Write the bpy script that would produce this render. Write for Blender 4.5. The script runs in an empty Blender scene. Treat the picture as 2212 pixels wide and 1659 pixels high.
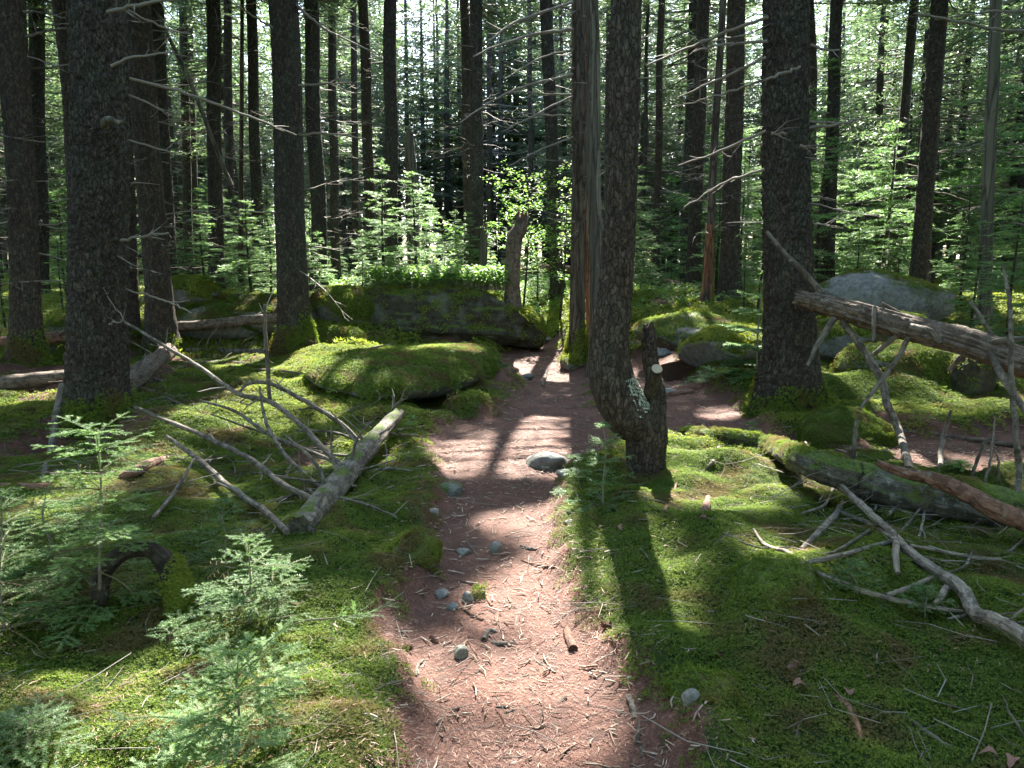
import bpy, math, random
import numpy as np
from mathutils import Vector

# ------------------------------------------------------------------ camera, sky, sun, exposure
sc = bpy.context.scene
C = sc.collection
PITCH = math.radians(9.0)
FPX = 1659.0                      # focal length in pixels of a 2212 wide picture
CAMZ = 1.6
cam = bpy.data.cameras.new('camera')
cam.sensor_width = 36.0
cam.lens = 27.0
cam.clip_start = 0.05
cam.clip_end = 2000.0
camo = bpy.data.objects.new('camera', cam)
C.objects.link(camo)
camo.location = (0, 0, CAMZ)
camo.rotation_euler = (math.radians(90) - PITCH, 0, 0)
sc.camera = camo

SUN_EL = math.radians(43.0)
SUN_AZ = math.radians(4.0)        # from +Y towards +X
world = bpy.data.worlds.new('World')
sc.world = world
world.use_nodes = True
wn = world.node_tree.nodes
wl = world.node_tree.links
for n in list(wn): wn.remove(n)
wo = wn.new('ShaderNodeOutputWorld')
wb = wn.new('ShaderNodeBackground')
ws = wn.new('ShaderNodeTexSky')
ws.sky_type = 'NISHITA'
ws.sun_disc = False
ws.sun_elevation = SUN_EL
ws.sun_rotation = SUN_AZ
ws.air_density = 1.0
ws.dust_density = 1.0
wb.inputs['Strength'].default_value = 0.122
wl.new(ws.outputs[0], wb.inputs[0])
wl.new(wb.outputs[0], wo.inputs[0])
sun = bpy.data.lights.new('sun', 'SUN')
sun.energy = 5.0
sun.angle = math.radians(0.53)
sun.color = (1.0, 0.95, 0.86)
suno = bpy.data.objects.new('sun', sun)
C.objects.link(suno)
SDIR = np.array([math.sin(SUN_AZ) * math.cos(SUN_EL), math.cos(SUN_AZ) * math.cos(SUN_EL), math.sin(SUN_EL)])
suno.rotation_euler = Vector(SDIR).to_track_quat('Z', 'Y').to_euler()
sc.view_settings.view_transform = 'Standard'
sc.view_settings.look = 'None'
sc.view_settings.gamma = 1.0
sc.view_settings.use_curve_mapping = False
sc.view_settings.exposure = 2.85
cy = sc.cycles
cy.use_denoising = True
cy.max_bounces = 6
cy.diffuse_bounces = 3
cy.glossy_bounces = 2
cy.transmission_bounces = 4
cy.transparent_max_bounces = 4
cy.sample_clamp_indirect = 4.0
cy.caustics_reflective = False
cy.caustics_refractive = False

# ------------------------------------------------------------------ maths helpers
ST, CT = math.sin(PITCH), math.cos(PITCH)


def ray(px, py):
    u = (px - 1106.0) / FPX
    v = (829.5 - py) / FPX
    return np.array([u, CT + v * ST, -ST + v * CT])


def at(px, py, Y):
    d = ray(px, py)
    return np.array([0, 0, CAMZ]) + d * (Y / d[1])


def W(px, Y):                     # a width in photo pixels as metres at distance Y
    return px / FPX * Y * 1.01


def smooth(x):
    x = np.clip(x, 0, 1)
    return x * x * (3 - 2 * x)


def _h(ix, iy, iz, seed):
    n = (ix * 374761393 + iy * 668265263 + iz * 2147483647 % 4294967291 + iz * 1274126177 + seed * 974634777) & 0xFFFFFFFF
    n = ((n ^ (n >> 13)) * 1274126177) & 0xFFFFFFFF
    n = n ^ (n >> 16)
    return (n & 0xFFFFFF) / float(0xFFFFFF)


def vnoise(x, y, z=0.0, seed=0):
    x = np.asarray(x, float); y = np.asarray(y, float); z = np.asarray(z, float) + np.zeros_like(x)
    ix = np.floor(x).astype(np.int64); iy = np.floor(y).astype(np.int64); iz = np.floor(z).astype(np.int64)
    fx = smooth(x - ix); fy = smooth(y - iy); fz = smooth(z - iz)
    r = 0
    for a in (0, 1):
        for b in (0, 1):
            for c in (0, 1):
                w = (fx if a else 1 - fx) * (fy if b else 1 - fy) * (fz if c else 1 - fz)
                r = r + w * _h(ix + a, iy + b, iz + c, seed)
    return r


def fbm(x, y, z=0.0, seed=0, o=3):
    r = 0; a = 1; t = 0
    for k in range(o):
        r = r + a * vnoise(np.asarray(x) * 2 ** k, np.asarray(y) * 2 ** k, np.asarray(z) * 2 ** k, seed + 17 * k)
        t += a; a *= 0.5
    return r / t * 2 - 1          # -1..1


# ------------------------------------------------------------------ the lie of the land
XS = [-14, -8, -3, -1.6, -0.4, 0.5, 1.6, 3.0, 5.0, 9.0, 14]
YS = [10.5, 11.5, 12.5, 13.8, 13.9, 14.5, 12.5, 10.2, 9.0, 8.0, 7.5]
WS = [6.0, 6.0, 3.5, 1.6, 1.6, 6.5, 5.5, 5.5, 6.5, 7.5, 8.0]
GAUSS = [  # x, y, sx, sy, height
    (-4.9, 9.3, 1.6, 1.6, .18), (-2.6, 11.9, .8, .9, .22), (-3.3, 7.2, .7, .7, .12), (-4.05, 6.85, .30, .42, -.42),
    (-1.9, 10.3, .9, 1.3, .28), (-2.4, 8.6, .9, .9, .16), (-.92, 8.75, .38, .65, -.24), (-.30, 10.7, .5, .8, .26), (2.75, 11.5, .35, .35, -.30),
    (1.55, 5.75, .35, .30, .10), (1.7, 5.2, .6, .6, .08), (.80, 4.5, .35, .5, .08), (1.35, 4.0, .7, .9, .08),
    (2.75, 7.9, .6, .6, .10), (1.0, 12.4, .5, .5, .10), (3.2, 10.6, .7, 1.0, .30), (4.5, 9.3, .8, .6, .25), (6.2, 10.2, 1.2, 1.0, .22),
    (2.6, 9.6, .5, .6, .12), (5.3, 11.4, 1.0, .9, .25), (3.1, 6.5, .5, .35, .10), (2.9, 5.25, 1.0, .32, -.15), (4.2, 5.0, .8, .35, -.15), (-1.0, 3.6, .4, .4, .08), (-6.8, 9.6, 1.1, .9, .25),
    (-1.8, 3.2, .8, .6, -.05), (1.9, 3.6, .5, .4, .06), (-3.0, 4.8, .8, .8, .10), (-1.9, 6.2, .6, .6, -.06),
]


def H0(x, y):
    x = np.asarray(x, float); y = np.asarray(y, float)
    ys = np.interp(x, XS, YS); w = np.interp(x, XS, WS)
    z = .86 * smooth((y - ys) / w)
    z = z + .010 * np.clip(y - 20, 0, 200) + .10 * fbm(x * .35 + 3, y * .35, 0, 5, 2) * smooth((y - 5) / 6)
    for gx, gy, sx, sy, h in GAUSS:
        z = z + h * np.exp(-((x - gx) / sx) ** 2 - ((y - gy) / sy) ** 2)
    return z


def march(px, py, f):
    d = ray(px, py)
    if d[2] > -0.004: d = d * 1.0; d[2] = -0.004
    t = np.arange(1.5, 90, .02)
    P = d[None, :] * t[:, None] + np.array([0, 0, CAMZ])
    below = np.nonzero(P[:, 2] <= f(P[:, 0], P[:, 1]))[0]
    k = below[0] if len(below) else len(t) - 1
    return P[k]


def poly(pts):
    return np.array([march(a, b, H0)[:2] for a, b in pts])


POLYS = [poly(p) for p in (
    [(860, 1700), (905, 1560), (895, 1500), (880, 1420), (850, 1350), (855, 1270), (930, 1210), (915, 1130), (955, 1060), (940, 1000), (920, 930), (960, 905), (1040, 890),
     (1095, 860), (1120, 815), (1090, 790), (1050, 765), (1080, 735), (1140, 722), (1215, 722), (1225, 760), (1290, 795), (1290, 860), (1330, 930), (1290, 985),
     (1220, 1020), (1190, 1100), (1200, 1200), (1235, 1260), (1270, 1340), (1340, 1430), (1430, 1520), (1500, 1600), (1540, 1700)],
    [(1290, 795), (1370, 760), (1380, 700), (1440, 692), (1490, 770), (1500, 810), (1620, 870), (1700, 960), (1560, 945), (1440, 940), (1330, 930)],
    [(1790, 902), (2000, 925), (2260, 905), (2330, 1010), (2100, 1020), (1960, 1010), (1880, 960)],
    [(1590, 945), (1800, 940), (1880, 975), (1760, 985), (1600, 970)],
)]
POLYS[0] = np.vstack([[[-.20, 0.2], [-.24, 1.8]], POLYS[0][1:-1], [[.46, 1.8], [.40, .2]]])


def poly_dist(P, x, y):           # signed distance, positive inside
    n = len(P); inside = np.zeros(x.shape, bool); dmin = np.full(x.shape, 1e9)
    for i in range(n):
        ax, ay = P[i]; bx, by = P[(i + 1) % n]
        dx, dy = bx - ax, by - ay
        t = np.clip(((x - ax) * dx + (y - ay) * dy) / (dx * dx + dy * dy + 1e-12), 0, 1)
        dmin = np.minimum(dmin, np.hypot(x - ax - t * dx, y - ay - t * dy))
        c = ((ay > y) != (by > y)) & (x < (bx - ax) * (y - ay) / (by - ay + 1e-12) + ax)
        inside ^= c
    return np.where(inside, dmin, -dmin)


def path_d(x, y):
    x = np.asarray(x, float); y = np.asarray(y, float)
    x, y = np.broadcast_arrays(x, y)
    d = np.maximum.reduce([poly_dist(P, x, y) for P in POLYS])
    return d + .07 * fbm(x * 3.1, y * 3.1, 0, 9, 3)


def H(x, y):
    x = np.asarray(x, float); y = np.asarray(y, float)
    d = path_d(x, y)
    m = smooth((d + .10) / .22)
    z = H0(x, y) - .085 * m
    moss = 1 - m
    near = np.exp(-np.clip(y - 12, 0, 50) / 8)
    z = z + moss * (.075 * np.abs(fbm(x * 1.7, y * 1.7, 0, 31, 3)) * 2 + .030 * fbm(x * 5, y * 5, 0, 41, 2)) * near
    z = z + m * (.016 * fbm(x * 4, y * 4, 0, 51, 3) + .006 * fbm(x * 14, y * 14, 0, 52, 2))
    return z


def G(px, py):
    return march(px, py, H)


def gz(x, y):
    return float(H(np.array([x]), np.array([y]))[0])


# ------------------------------------------------------------------ mesh helpers
class MB:
    def __init__(s):
        s.v = []; s.f = []; s.m = []; s.n = 0; s.g = []; s.hasg = False

    def add(s, v, f, mat=0, g=None):
        v = np.asarray(v, float).reshape(-1, 3)
        f = np.asarray(f, np.int64)
        if len(f) == 0: return s
        if g is not None: s.hasg = True
        s.g.append(v if g is None else np.asarray(g, float).reshape(-1, 3))
        s.v.append(v); s.f.append(f + s.n); s.m.append(np.full(len(f), mat, np.int32)); s.n += len(v)
        return s

    def mesh(s, name, mats, smooth_shade=True):
        me = bpy.data.meshes.new(name)
        if s.v:
            V = np.vstack(s.v)
            me.vertices.add(len(V)); me.vertices.foreach_set('co', V.astype(np.float32).ravel())
            L = np.concatenate([f.ravel() for f in s.f])
            tot = np.concatenate([np.full(len(f), f.shape[1], np.int32) for f in s.f])
            start = np.concatenate([[0], np.cumsum(tot)[:-1]]).astype(np.int32)
            me.loops.add(len(L)); me.loops.foreach_set('vertex_index', L.astype(np.int32))
            me.polygons.add(len(tot)); me.polygons.foreach_set('loop_start', start)
            me.polygons.foreach_set('loop_total', tot)
            me.polygons.foreach_set('material_index', np.concatenate(s.m))
            me.polygons.foreach_set('use_smooth', np.full(len(tot), smooth_shade, bool))
            me.update(calc_edges=True)
            if s.hasg:
                ga = me.attributes.new('grain', 'FLOAT_VECTOR', 'POINT'); ga.data.foreach_set('vector', np.vstack(s.g).astype(np.float32).ravel())
        for m in mats: me.materials.append(m)
        return me

    def build(s, name, mats, parent=None, smooth_shade=True, **props):
        if not isinstance(mats, (list, tuple)): mats = [mats]
        o = bpy.data.objects.new(name, s.mesh(name, mats, smooth_shade))
        C.objects.link(o)
        if parent is not None: o.parent = parent
        for k, v in props.items(): o[k] = v
        return o


def tag(o, label=None, cat=None, group=None, kind=None):
    if label: o['label'] = label
    if cat: o['category'] = cat
    if group: o['group'] = group
    if kind: o['kind'] = kind
    return o


def empty(name, loc, label, cat, group=None):
    o = bpy.data.objects.new(name, None); C.objects.link(o)
    o.location = loc; o.empty_display_size = .2
    return tag(o, label, cat, group)


def link_mesh(name, me, parent=None, **props):
    o = bpy.data.objects.new(name, me); C.objects.link(o)
    if parent is not None: o.parent = parent
    for k, v in props.items(): o[k] = v
    return o


def catmull(P, n):
    P = np.asarray(P, float)
    if len(P) < 3:
        t = np.linspace(0, 1, n * (len(P) - 1) + 1)[:, None]
        return P[0] * (1 - t) + P[-1] * t
    Q = np.vstack([2 * P[0] - P[1], P, 2 * P[-1] - P[-2]])
    out = []
    for i in range(1, len(Q) - 2):
        p0, p1, p2, p3 = Q[i - 1:i + 3]
        t = np.linspace(0, 1, n, endpoint=False)[:, None]
        out.append(.5 * (2 * p1 + (p2 - p0) * t + (2 * p0 - 5 * p1 + 4 * p2 - p3) * t ** 2 + (-p0 + 3 * p1 - 3 * p2 + p3) * t ** 3))
    out.append(P[-1][None, :])
    return np.vstack(out)


def frames(P):
    T = np.gradient(P, axis=0)
    T /= np.linalg.norm(T, axis=1)[:, None] + 1e-12
    up = np.array([0, 1, 0.]) if abs(T[0][2]) > .7 else np.array([0, 0, 1.])
    a = np.cross(T[0], up); a /= np.linalg.norm(a)
    A = np.zeros_like(P)
    for i in range(len(P)):
        a = a - T[i] * np.dot(a, T[i]); a /= np.linalg.norm(a) + 1e-12
        A[i] = a
    return T, A, np.cross(T, A)


def worley(u, v, nu, seed):       # u wraps after nu cells; returns F1, F2-F1, cell value
    iu = np.floor(u).astype(np.int64); iv = np.floor(v).astype(np.int64)
    F1 = np.full(u.shape, 9.); F2 = np.full(u.shape, 9.); cid = np.zeros(u.shape)
    for a in (-1, 0, 1):
        for b in (-1, 0, 1):
            cu = iu + a; cv = iv + b
            cw = cu % nu
            px = cu + _h(cw, cv, 0 * cv, seed); py = cv + _h(cw, cv, 0 * cv + 7, seed + 3)
            d = np.hypot(u - px, v - py)
            near = d < F1
            F2 = np.where(near, F1, np.minimum(F2, d))
            cid = np.where(near, _h(cw, cv, 0 * cv + 3, seed + 9), cid)
            F1 = np.where(near, d, F1)
    return F1, F2 - F1, cid


def tube(mb, P, R, ns=12, mat=0, seed=0, bark=0.0, cell=.035, lump=.06, flare=None, cap=True, jag=0.0, aniso=1.6, ends_mat=None, fiber=0.0):
    """P: points, R: radii, bark: plate relief in metres."""
    P = np.asarray(P, float); R = np.asarray(R, float)
    T, A, B = frames(P)
    s = np.concatenate([[0], np.cumsum(np.linalg.norm(np.diff(P, axis=0), axis=1))])
    th = np.linspace(0, 2 * np.pi, ns, endpoint=False)
    TH, S = np.meshgrid(th, s)
    r = R[:, None] * (1 + lump * fbm(np.cos(TH) * 1.3 + 5, np.sin(TH) * 1.3 + S * .0, S * 1.2 / max(.05, R.max() * 4), seed, 3))
    if flare is not None: r = r * flare(TH, S)
    if bark > 0:
        nu = max(6, int(round(2 * np.pi * R.mean() / cell)))
        wx = .35 * fbm(np.cos(TH) * 6, np.sin(TH) * 6, S * 20, seed + 2, 2)
        F1, E, cid = worley(TH / (2 * np.pi) * nu + wx, S / (cell * aniso) + wx * .7, nu, seed + 11)
        plate = smooth(E / .22)
        r = r + bark * (plate * (.55 + .9 * cid) - .6) + bark * .35 * fbm(np.cos(TH) * 14, np.sin(TH) * 14, S * 45, seed + 4, 2)
    if fiber > 0:
        fb = vnoise(np.cos(TH) * 7 + 3, np.sin(TH) * 7, S * 1.3, seed + 21); fb2 = vnoise(np.cos(TH) * 16 + 3, np.sin(TH) * 16, S * 2.5, seed + 22)
        r = r + fiber * ((fb - .5) * 2 + (fb2 - .5))
    X = P[:, None, :] + (np.cos(TH) * r)[..., None] * A[:, None, :] + (np.sin(TH) * r)[..., None] * B[:, None, :]
    if jag > 0:
        for e in (0, -1):
            if jag < 0: break
            j = jag * (vnoise(np.cos(th) * 3 + 9 * e, np.sin(th) * 3, 0, seed + 77) - .3)
            X[e] += (T[e] * (-1 if e == 0 else 1))[None, :] * j[:, None]
    n = len(P)
    i = np.arange(n - 1)[:, None] * ns; j = np.arange(ns)[None, :]
    a = (i + j).ravel(); b = (i + (j + 1) % ns).ravel()
    F = np.stack([a, b, b + ns, a + ns], 1)
    GR = np.stack([np.cos(TH) * R[:, None], np.sin(TH) * R[:, None], S * .09 + seed * .37 % 5], -1)
    mb.add(X.reshape(-1, 3), F, mat, GR)
    if cap:
        em = mat if ends_mat is None else ends_mat
        for e, sgn in ((0, -1), (n - 1, 1)):
            ring = X[e]
            c = ring.mean(0) - T[e] * sgn * R[e] * (.15 if jag == 0 else .6)
            jj = np.arange(ns)
            f = np.stack([jj, (jj + 1) % ns, np.full(ns, ns)], 1)
            if sgn < 0: f = f[:, ::-1]
            mb.add(np.vstack([ring, c[None]]), f, em)
    return mb


def prisms(mb, P0, P1, r0, r1, mat=0, n=3):
    P0 = np.asarray(P0); P1 = np.asarray(P1)
    if len(P0) == 0: return
    d = P1 - P0; L = np.linalg.norm(d, axis=1)[:, None] + 1e-9; d = d / L
    ref = np.where(np.abs(d[:, 2:3]) > .8, np.array([[1., 0, 0]]), np.array([[0, 0, 1.]]))
    a = np.cross(d, ref); a /= np.linalg.norm(a, axis=1)[:, None] + 1e-9
    b = np.cross(d, a)
    th = np.linspace(0, 2 * np.pi, n, endpoint=False)
    ring = np.cos(th)[None, :, None] * a[:, None, :] + np.sin(th)[None, :, None] * b[:, None, :]
    V = np.concatenate([P0[:, None, :] + ring * np.asarray(r0)[:, None, None], P1[:, None, :] + ring * np.asarray(r1)[:, None, None]], 1)
    k = np.arange(len(P0))[:, None] * 2 * n
    j = np.arange(n)[None, :]
    F = np.stack([k + j, k + (j + 1) % n, k + n + (j + 1) % n, k + n + j], -1).reshape(-1, 4)
    mb.add(V.reshape(-1, 3), F, mat)


def unit(v):
    return v / (np.linalg.norm(v, axis=-1, keepdims=True) + 1e-9)


def needles(mb, rng, P0, P1, dens, nl, nw, mat=0, up=.35, fwd=.7, plane=None):
    """narrow leaves along segments; one triangle each"""
    P0 = np.asarray(P0); P1 = np.asarray(P1)
    L = np.linalg.norm(P1 - P0, axis=1)
    cnt = np.maximum(1, (L * dens).astype(int))
    idx = np.repeat(np.arange(len(P0)), cnt)
    N = len(idx)
    t = rng.random(N)[:, None]
    base = P0[idx] * (1 - t) + P1[idx] * t
    d = unit(P1 - P0)[idx]
    ref = np.tile(np.array([[0, 0, 1.]]), (N, 1))
    side = unit(np.cross(d, ref)); upv = np.cross(side, d)
    sgn = np.where(rng.random(N) < .5, -1., 1.)[:, None]
    nd = unit(d * (fwd * (.6 + .8 * rng.random((N, 1)))) + side * sgn + upv * (up * (rng.random((N, 1)) * 2 - .7)) + rng.normal(0, .12, (N, 3)))
    ln = nl * (.7 + .6 * rng.random((N, 1)))
    w = nw * (.7 + .6 * rng.random((N, 1)))
    wd = unit(np.cross(nd, upv + rng.normal(0, .35, (N, 3))))
    V = np.stack([base - wd * w * .5, base + wd * w * .5, base + nd * ln], 1)
    mb.add(V.reshape(-1, 3), np.arange(N * 3).reshape(-1, 3), mat)


# ------------------------------------------------------------------ materials
def new_mat(name):
    m = bpy.data.materials.new(name); m.use_nodes = True
    nt = m.node_tree
    for n in list(nt.nodes): nt.nodes.remove(n)
    out = nt.nodes.new('ShaderNodeOutputMaterial')
    return m, nt, out


def N(nt, t, **kw):
    n = nt.nodes.new(t)
    for k, v in kw.items():
        if k in n.inputs.keys() if isinstance(k, str) else False: n.inputs[k].default_value = v
        else: setattr(n, k, v)
    return n


def noise(nt, vec, scale, detail=4, rough=.55, dist=0.0):
    n = nt.nodes.new('ShaderNodeTexNoise')
    n.inputs['Scale'].default_value = scale; n.inputs['Detail'].default_value = detail
    n.inputs['Roughness'].default_value = rough; n.inputs['Distortion'].default_value = dist
    if vec is not None: nt.links.new(vec, n.inputs['Vector'])
    return n.outputs['Fac']


def ramp(nt, fac, stops):
    r = nt.nodes.new('ShaderNodeValToRGB')
    e = r.color_ramp.elements
    while len(e) < len(stops): e.new(.5)
    for k, (p, c) in enumerate(stops):
        e[k].position = p; e[k].color = (c[0], c[1], c[2], 1) if hasattr(c, '__len__') else (c, c, c, 1)
    nt.links.new(fac, r.inputs[0])
    return r.outputs[0]


def mix(nt, fac, a, b, mode='MIX'):
    m = nt.nodes.new('ShaderNodeMix'); m.data_type = 'RGBA'; m.blend_type = mode
    for s, v in ((m.inputs[0], fac), (m.inputs[6], a), (m.inputs[7], b)):
        if isinstance(v, (int, float)): s.default_value = v
        elif isinstance(v, tuple): s.default_value = (v[0], v[1], v[2], 1)
        else: nt.links.new(v, s)
    return m.outputs[2]


def mathn(nt, op, a, b=None, c=None):
    m = nt.nodes.new('ShaderNodeMath'); m.operation = op
    for k, v in enumerate((a, b, c)):
        if v is None: continue
        if isinstance(v, (int, float)): m.inputs[k].default_value = v
        else: nt.links.new(v, m.inputs[k])
    return m.outputs[0]


def bump(nt, h, strength, dist, normal=None):
    b = nt.nodes.new('ShaderNodeBump')
    b.inputs['Strength'].default_value = strength; b.inputs['Distance'].default_value = dist
    nt.links.new(h, b.inputs['Height'])
    if normal is not None: nt.links.new(normal, b.inputs['Normal'])
    return b.outputs[0]


def princ(nt, out, col, rough=.85, normal=None, spec=.3):
    p = nt.nodes.new('ShaderNodeBsdfPrincipled')
    if isinstance(col, tuple): p.inputs['Base Color'].default_value = (*col, 1)
    else: nt.links.new(col, p.inputs['Base Color'])
    if isinstance(rough, (int, float)): p.inputs['Roughness'].default_value = rough
    else: nt.links.new(rough, p.inputs['Roughness'])
    p.inputs['Specular IOR Level'].default_value = spec
    if normal is not None: nt.links.new(normal, p.inputs['Normal'])
    if out is not None: nt.links.new(p.outputs[0], out.inputs[0])
    return p


def pos(nt):
    return nt.nodes.new('ShaderNodeNewGeometry').outputs['Position']


def vscale(nt, v, s):
    m = nt.nodes.new('ShaderNodeMapping'); m.inputs['Scale'].default_value = s
    nt.links.new(v, m.inputs[0]); return m.outputs[0]


def bark_mat(name, c1, c2, c3, lichen=.5, scale=1.0, stretch=.45, plate=33, lich_col=(.070, .10, .072)):
    m, nt, out = new_mat(name)
    g = pos(nt)
    v = vscale(nt, g, (1, 1, stretch))
    n1 = noise(nt, v, 26 * scale, 6, .65)
    n2 = noise(nt, v, 5, 3)
    col = ramp(nt, n1, [(.25, c1), (.52, c2), (.78, c3)])
    col = mix(nt, mathn(nt, 'MULTIPLY', ramp(nt, n2, [(.42, 0.0), (.66, 1.0)]), lichen), col, lich_col)
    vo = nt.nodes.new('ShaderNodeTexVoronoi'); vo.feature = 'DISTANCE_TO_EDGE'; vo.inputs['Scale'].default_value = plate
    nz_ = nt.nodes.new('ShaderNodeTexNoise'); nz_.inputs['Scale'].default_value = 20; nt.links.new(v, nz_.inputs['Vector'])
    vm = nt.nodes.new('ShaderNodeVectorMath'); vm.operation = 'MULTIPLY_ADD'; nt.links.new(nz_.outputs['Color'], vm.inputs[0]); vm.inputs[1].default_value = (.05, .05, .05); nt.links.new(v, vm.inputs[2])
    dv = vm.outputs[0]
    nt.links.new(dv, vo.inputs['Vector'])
    vc = nt.nodes.new('ShaderNodeTexVoronoi'); vc.feature = 'F1'; vc.inputs['Scale'].default_value = plate; nt.links.new(dv, vc.inputs['Vector'])
    sv = nt.nodes.new('ShaderNodeSeparateColor'); nt.links.new(vc.outputs['Color'], sv.inputs[0])
    col = mix(nt, 1.0, col, ramp(nt, sv.outputs[0], [(0.0, (.72, .70, .69)), (.5, (.95, .92, .9)), (1.0, (1.35, 1.3, 1.25))]), 'MULTIPLY')
    col = mix(nt, ramp(nt, vo.outputs['Distance'], [(.01, .75), (.10, 0.0)]), col, tuple(q_ * .55 for q_ in c1))  # darker furrow tissue, also standing in for shading the cracks lack
    h = mathn(nt, 'ADD', mathn(nt, 'MULTIPLY', ramp(nt, vo.outputs['Distance'], [(0.0, 0.0), (.16, 1.0)]), .6), mathn(nt, 'MULTIPLY', n1, .8))
    princ(nt, out, col, .9, bump(nt, h, 1.0, .014), .2)
    return m


def leaf_mat(name, c1, c2, trans=.35, rough=.5, spec=.4, big=.6, tint=None):
    """foliage: random per leaf island, soft large noise, translucent"""
    m, nt, out = new_mat(name)
    gi = nt.nodes.new('ShaderNodeNewGeometry')
    oi = nt.nodes.new('ShaderNodeObjectInfo')
    n = noise(nt, gi.outputs['Position'], big, 3)
    f = mathn(nt, 'ADD', mathn(nt, 'MULTIPLY', gi.outputs['Random Per Island'], .5), mathn(nt, 'MULTIPLY', n, .6))
    f = mathn(nt, 'ADD', f, mathn(nt, 'MULTIPLY', oi.outputs['Random'], .15))
    col = ramp(nt, f, [(.25, c1), (.85, c2)])
    if tint is not None:
        col = mix(nt, ramp(nt, noise(nt, gi.outputs['Position'], tint[1], 3), [(.5, 0.0), (.62, 1.0)]), col, tint[0])
    p = princ(nt, None, col, rough, None, spec)
    t = nt.nodes.new('ShaderNodeBsdfTranslucent')
    nt.links.new(mix(nt, 1.0, col, (1.75, 1.8, 1.2), 'MULTIPLY'), t.inputs[0])
    ms = nt.nodes.new('ShaderNodeMixShader'); ms.inputs[0].default_value = trans
    nt.links.new(p.outputs[0], ms.inputs[1]); nt.links.new(t.outputs[0], ms.inputs[2])
    nt.links.new(ms.outputs[0], out.inputs[0])
    return m


def island_mat(name, stops, rough=.8, spec=.3, bs=60):
    m, nt, out = new_mat(name)
    gi = nt.nodes.new('ShaderNodeNewGeometry')
    n = noise(nt, gi.outputs['Position'], bs, 4)
    f = mathn(nt, 'ADD', mathn(nt, 'MULTIPLY', gi.outputs['Random Per Island'], .75), mathn(nt, 'MULTIPLY', n, .25))
    princ(nt, out, ramp(nt, f, stops), rough, bump(nt, n, .4, .002), spec)
    return m


def wood_mat(name, c1, c2, c3, moss=0.0, grain=(60, 60, 6)):
    m, nt, out = new_mat(name)
    tc = nt.nodes.new('ShaderNodeTexCoord')
    g = pos(nt)
    ga = nt.nodes.new('ShaderNodeAttribute'); ga.attribute_name = 'grain'
    n1 = noise(nt, ga.outputs['Vector'], 110, 5, .65, .4)
    n2 = noise(nt, g, 3.5, 4)
    n3 = noise(nt, g, 22, 4)
    col = ramp(nt, n1, [(.28, c1), (.5, c2), (.74, c3)])
    col = mix(nt, ramp(nt, n2, [(.4, 0.0), (.62, .55)]), col, tuple(x * .55 for x in c2))
    col = mix(nt, ramp(nt, n3, [(.60, 0.0), (.68, .5)]), col, (.34, .36, .31))
    col = mix(nt, ramp(nt, noise(nt, g, 13, 5, .65), [(.50, 0.0), (.56, .8)]), col, tuple(x * .38 for x in c2))
    if moss > 0:
        gn = nt.nodes.new('ShaderNodeNewGeometry')
        sx = nt.nodes.new('ShaderNodeSeparateXYZ'); nt.links.new(gn.outputs['Normal'], sx.inputs[0])
        k = mathn(nt, 'ADD', mathn(nt, 'MULTIPLY', sx.outputs[2], .5), mathn(nt, 'MULTIPLY', noise(nt, g, 7, 5), 1.0))
        k = ramp(nt, k, [(1.0 - moss * .75, 0.0), (1.1 - moss * .65, 1.0)])
        col = mix(nt, k, col, ramp(nt, noise(nt, g, 40, 3), [(.3, (.045, .075, .018)), (.7, (.13, .17, .04))]))
    princ(nt, out, col, .85, bump(nt, mathn(nt, 'ADD', n1, mathn(nt, 'MULTIPLY', n3, .8)), 1.0, .012), .25)
    return m


def rock_mat(name, base=(.21, .21, .20), moss=True, spots=.6):
    m, nt, out = new_mat(name)
    g = pos(nt)
    n1 = noise(nt, g, 14, 6, .65); n2 = noise(nt, g, 60, 4); n3 = noise(nt, g, 3, 4)
    col = ramp(nt, n1, [(.3, tuple(c * .45 for c in base)), (.55, base), (.8, tuple(c * 1.6 for c in base))])
    col = mix(nt, ramp(nt, n3, [(.5, 0.0), (.65, .6)]), col, (.16, .17, .12))
    col = mix(nt, ramp(nt, n2, [(.62, 0.0), (.7, spots)]), col, (.42, .43, .38))
    if moss:
        a = nt.nodes.new('ShaderNodeAttribute'); a.attribute_name = 'moss'
        k = ramp(nt, mathn(nt, 'ADD', a.outputs['Fac'], mathn(nt, 'MULTIPLY', mathn(nt, 'SUBTRACT', noise(nt, g, 9, 5), .5), .9)), [(.38, 0.0), (.55, 1.0)])
        mc = ramp(nt, noise(nt, g, 5, 5), [(.3, (.03, .055, .012)), (.5, (.085, .12, .02)), (.7, (.10, .085, .03))])
        col = mix(nt, k, col, mc)
    princ(nt, out, col, .85, bump(nt, mathn(nt, 'ADD', n1, mathn(nt, 'MULTIPLY', n2, .35)), .9, .02), .3)
    return m


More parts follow.
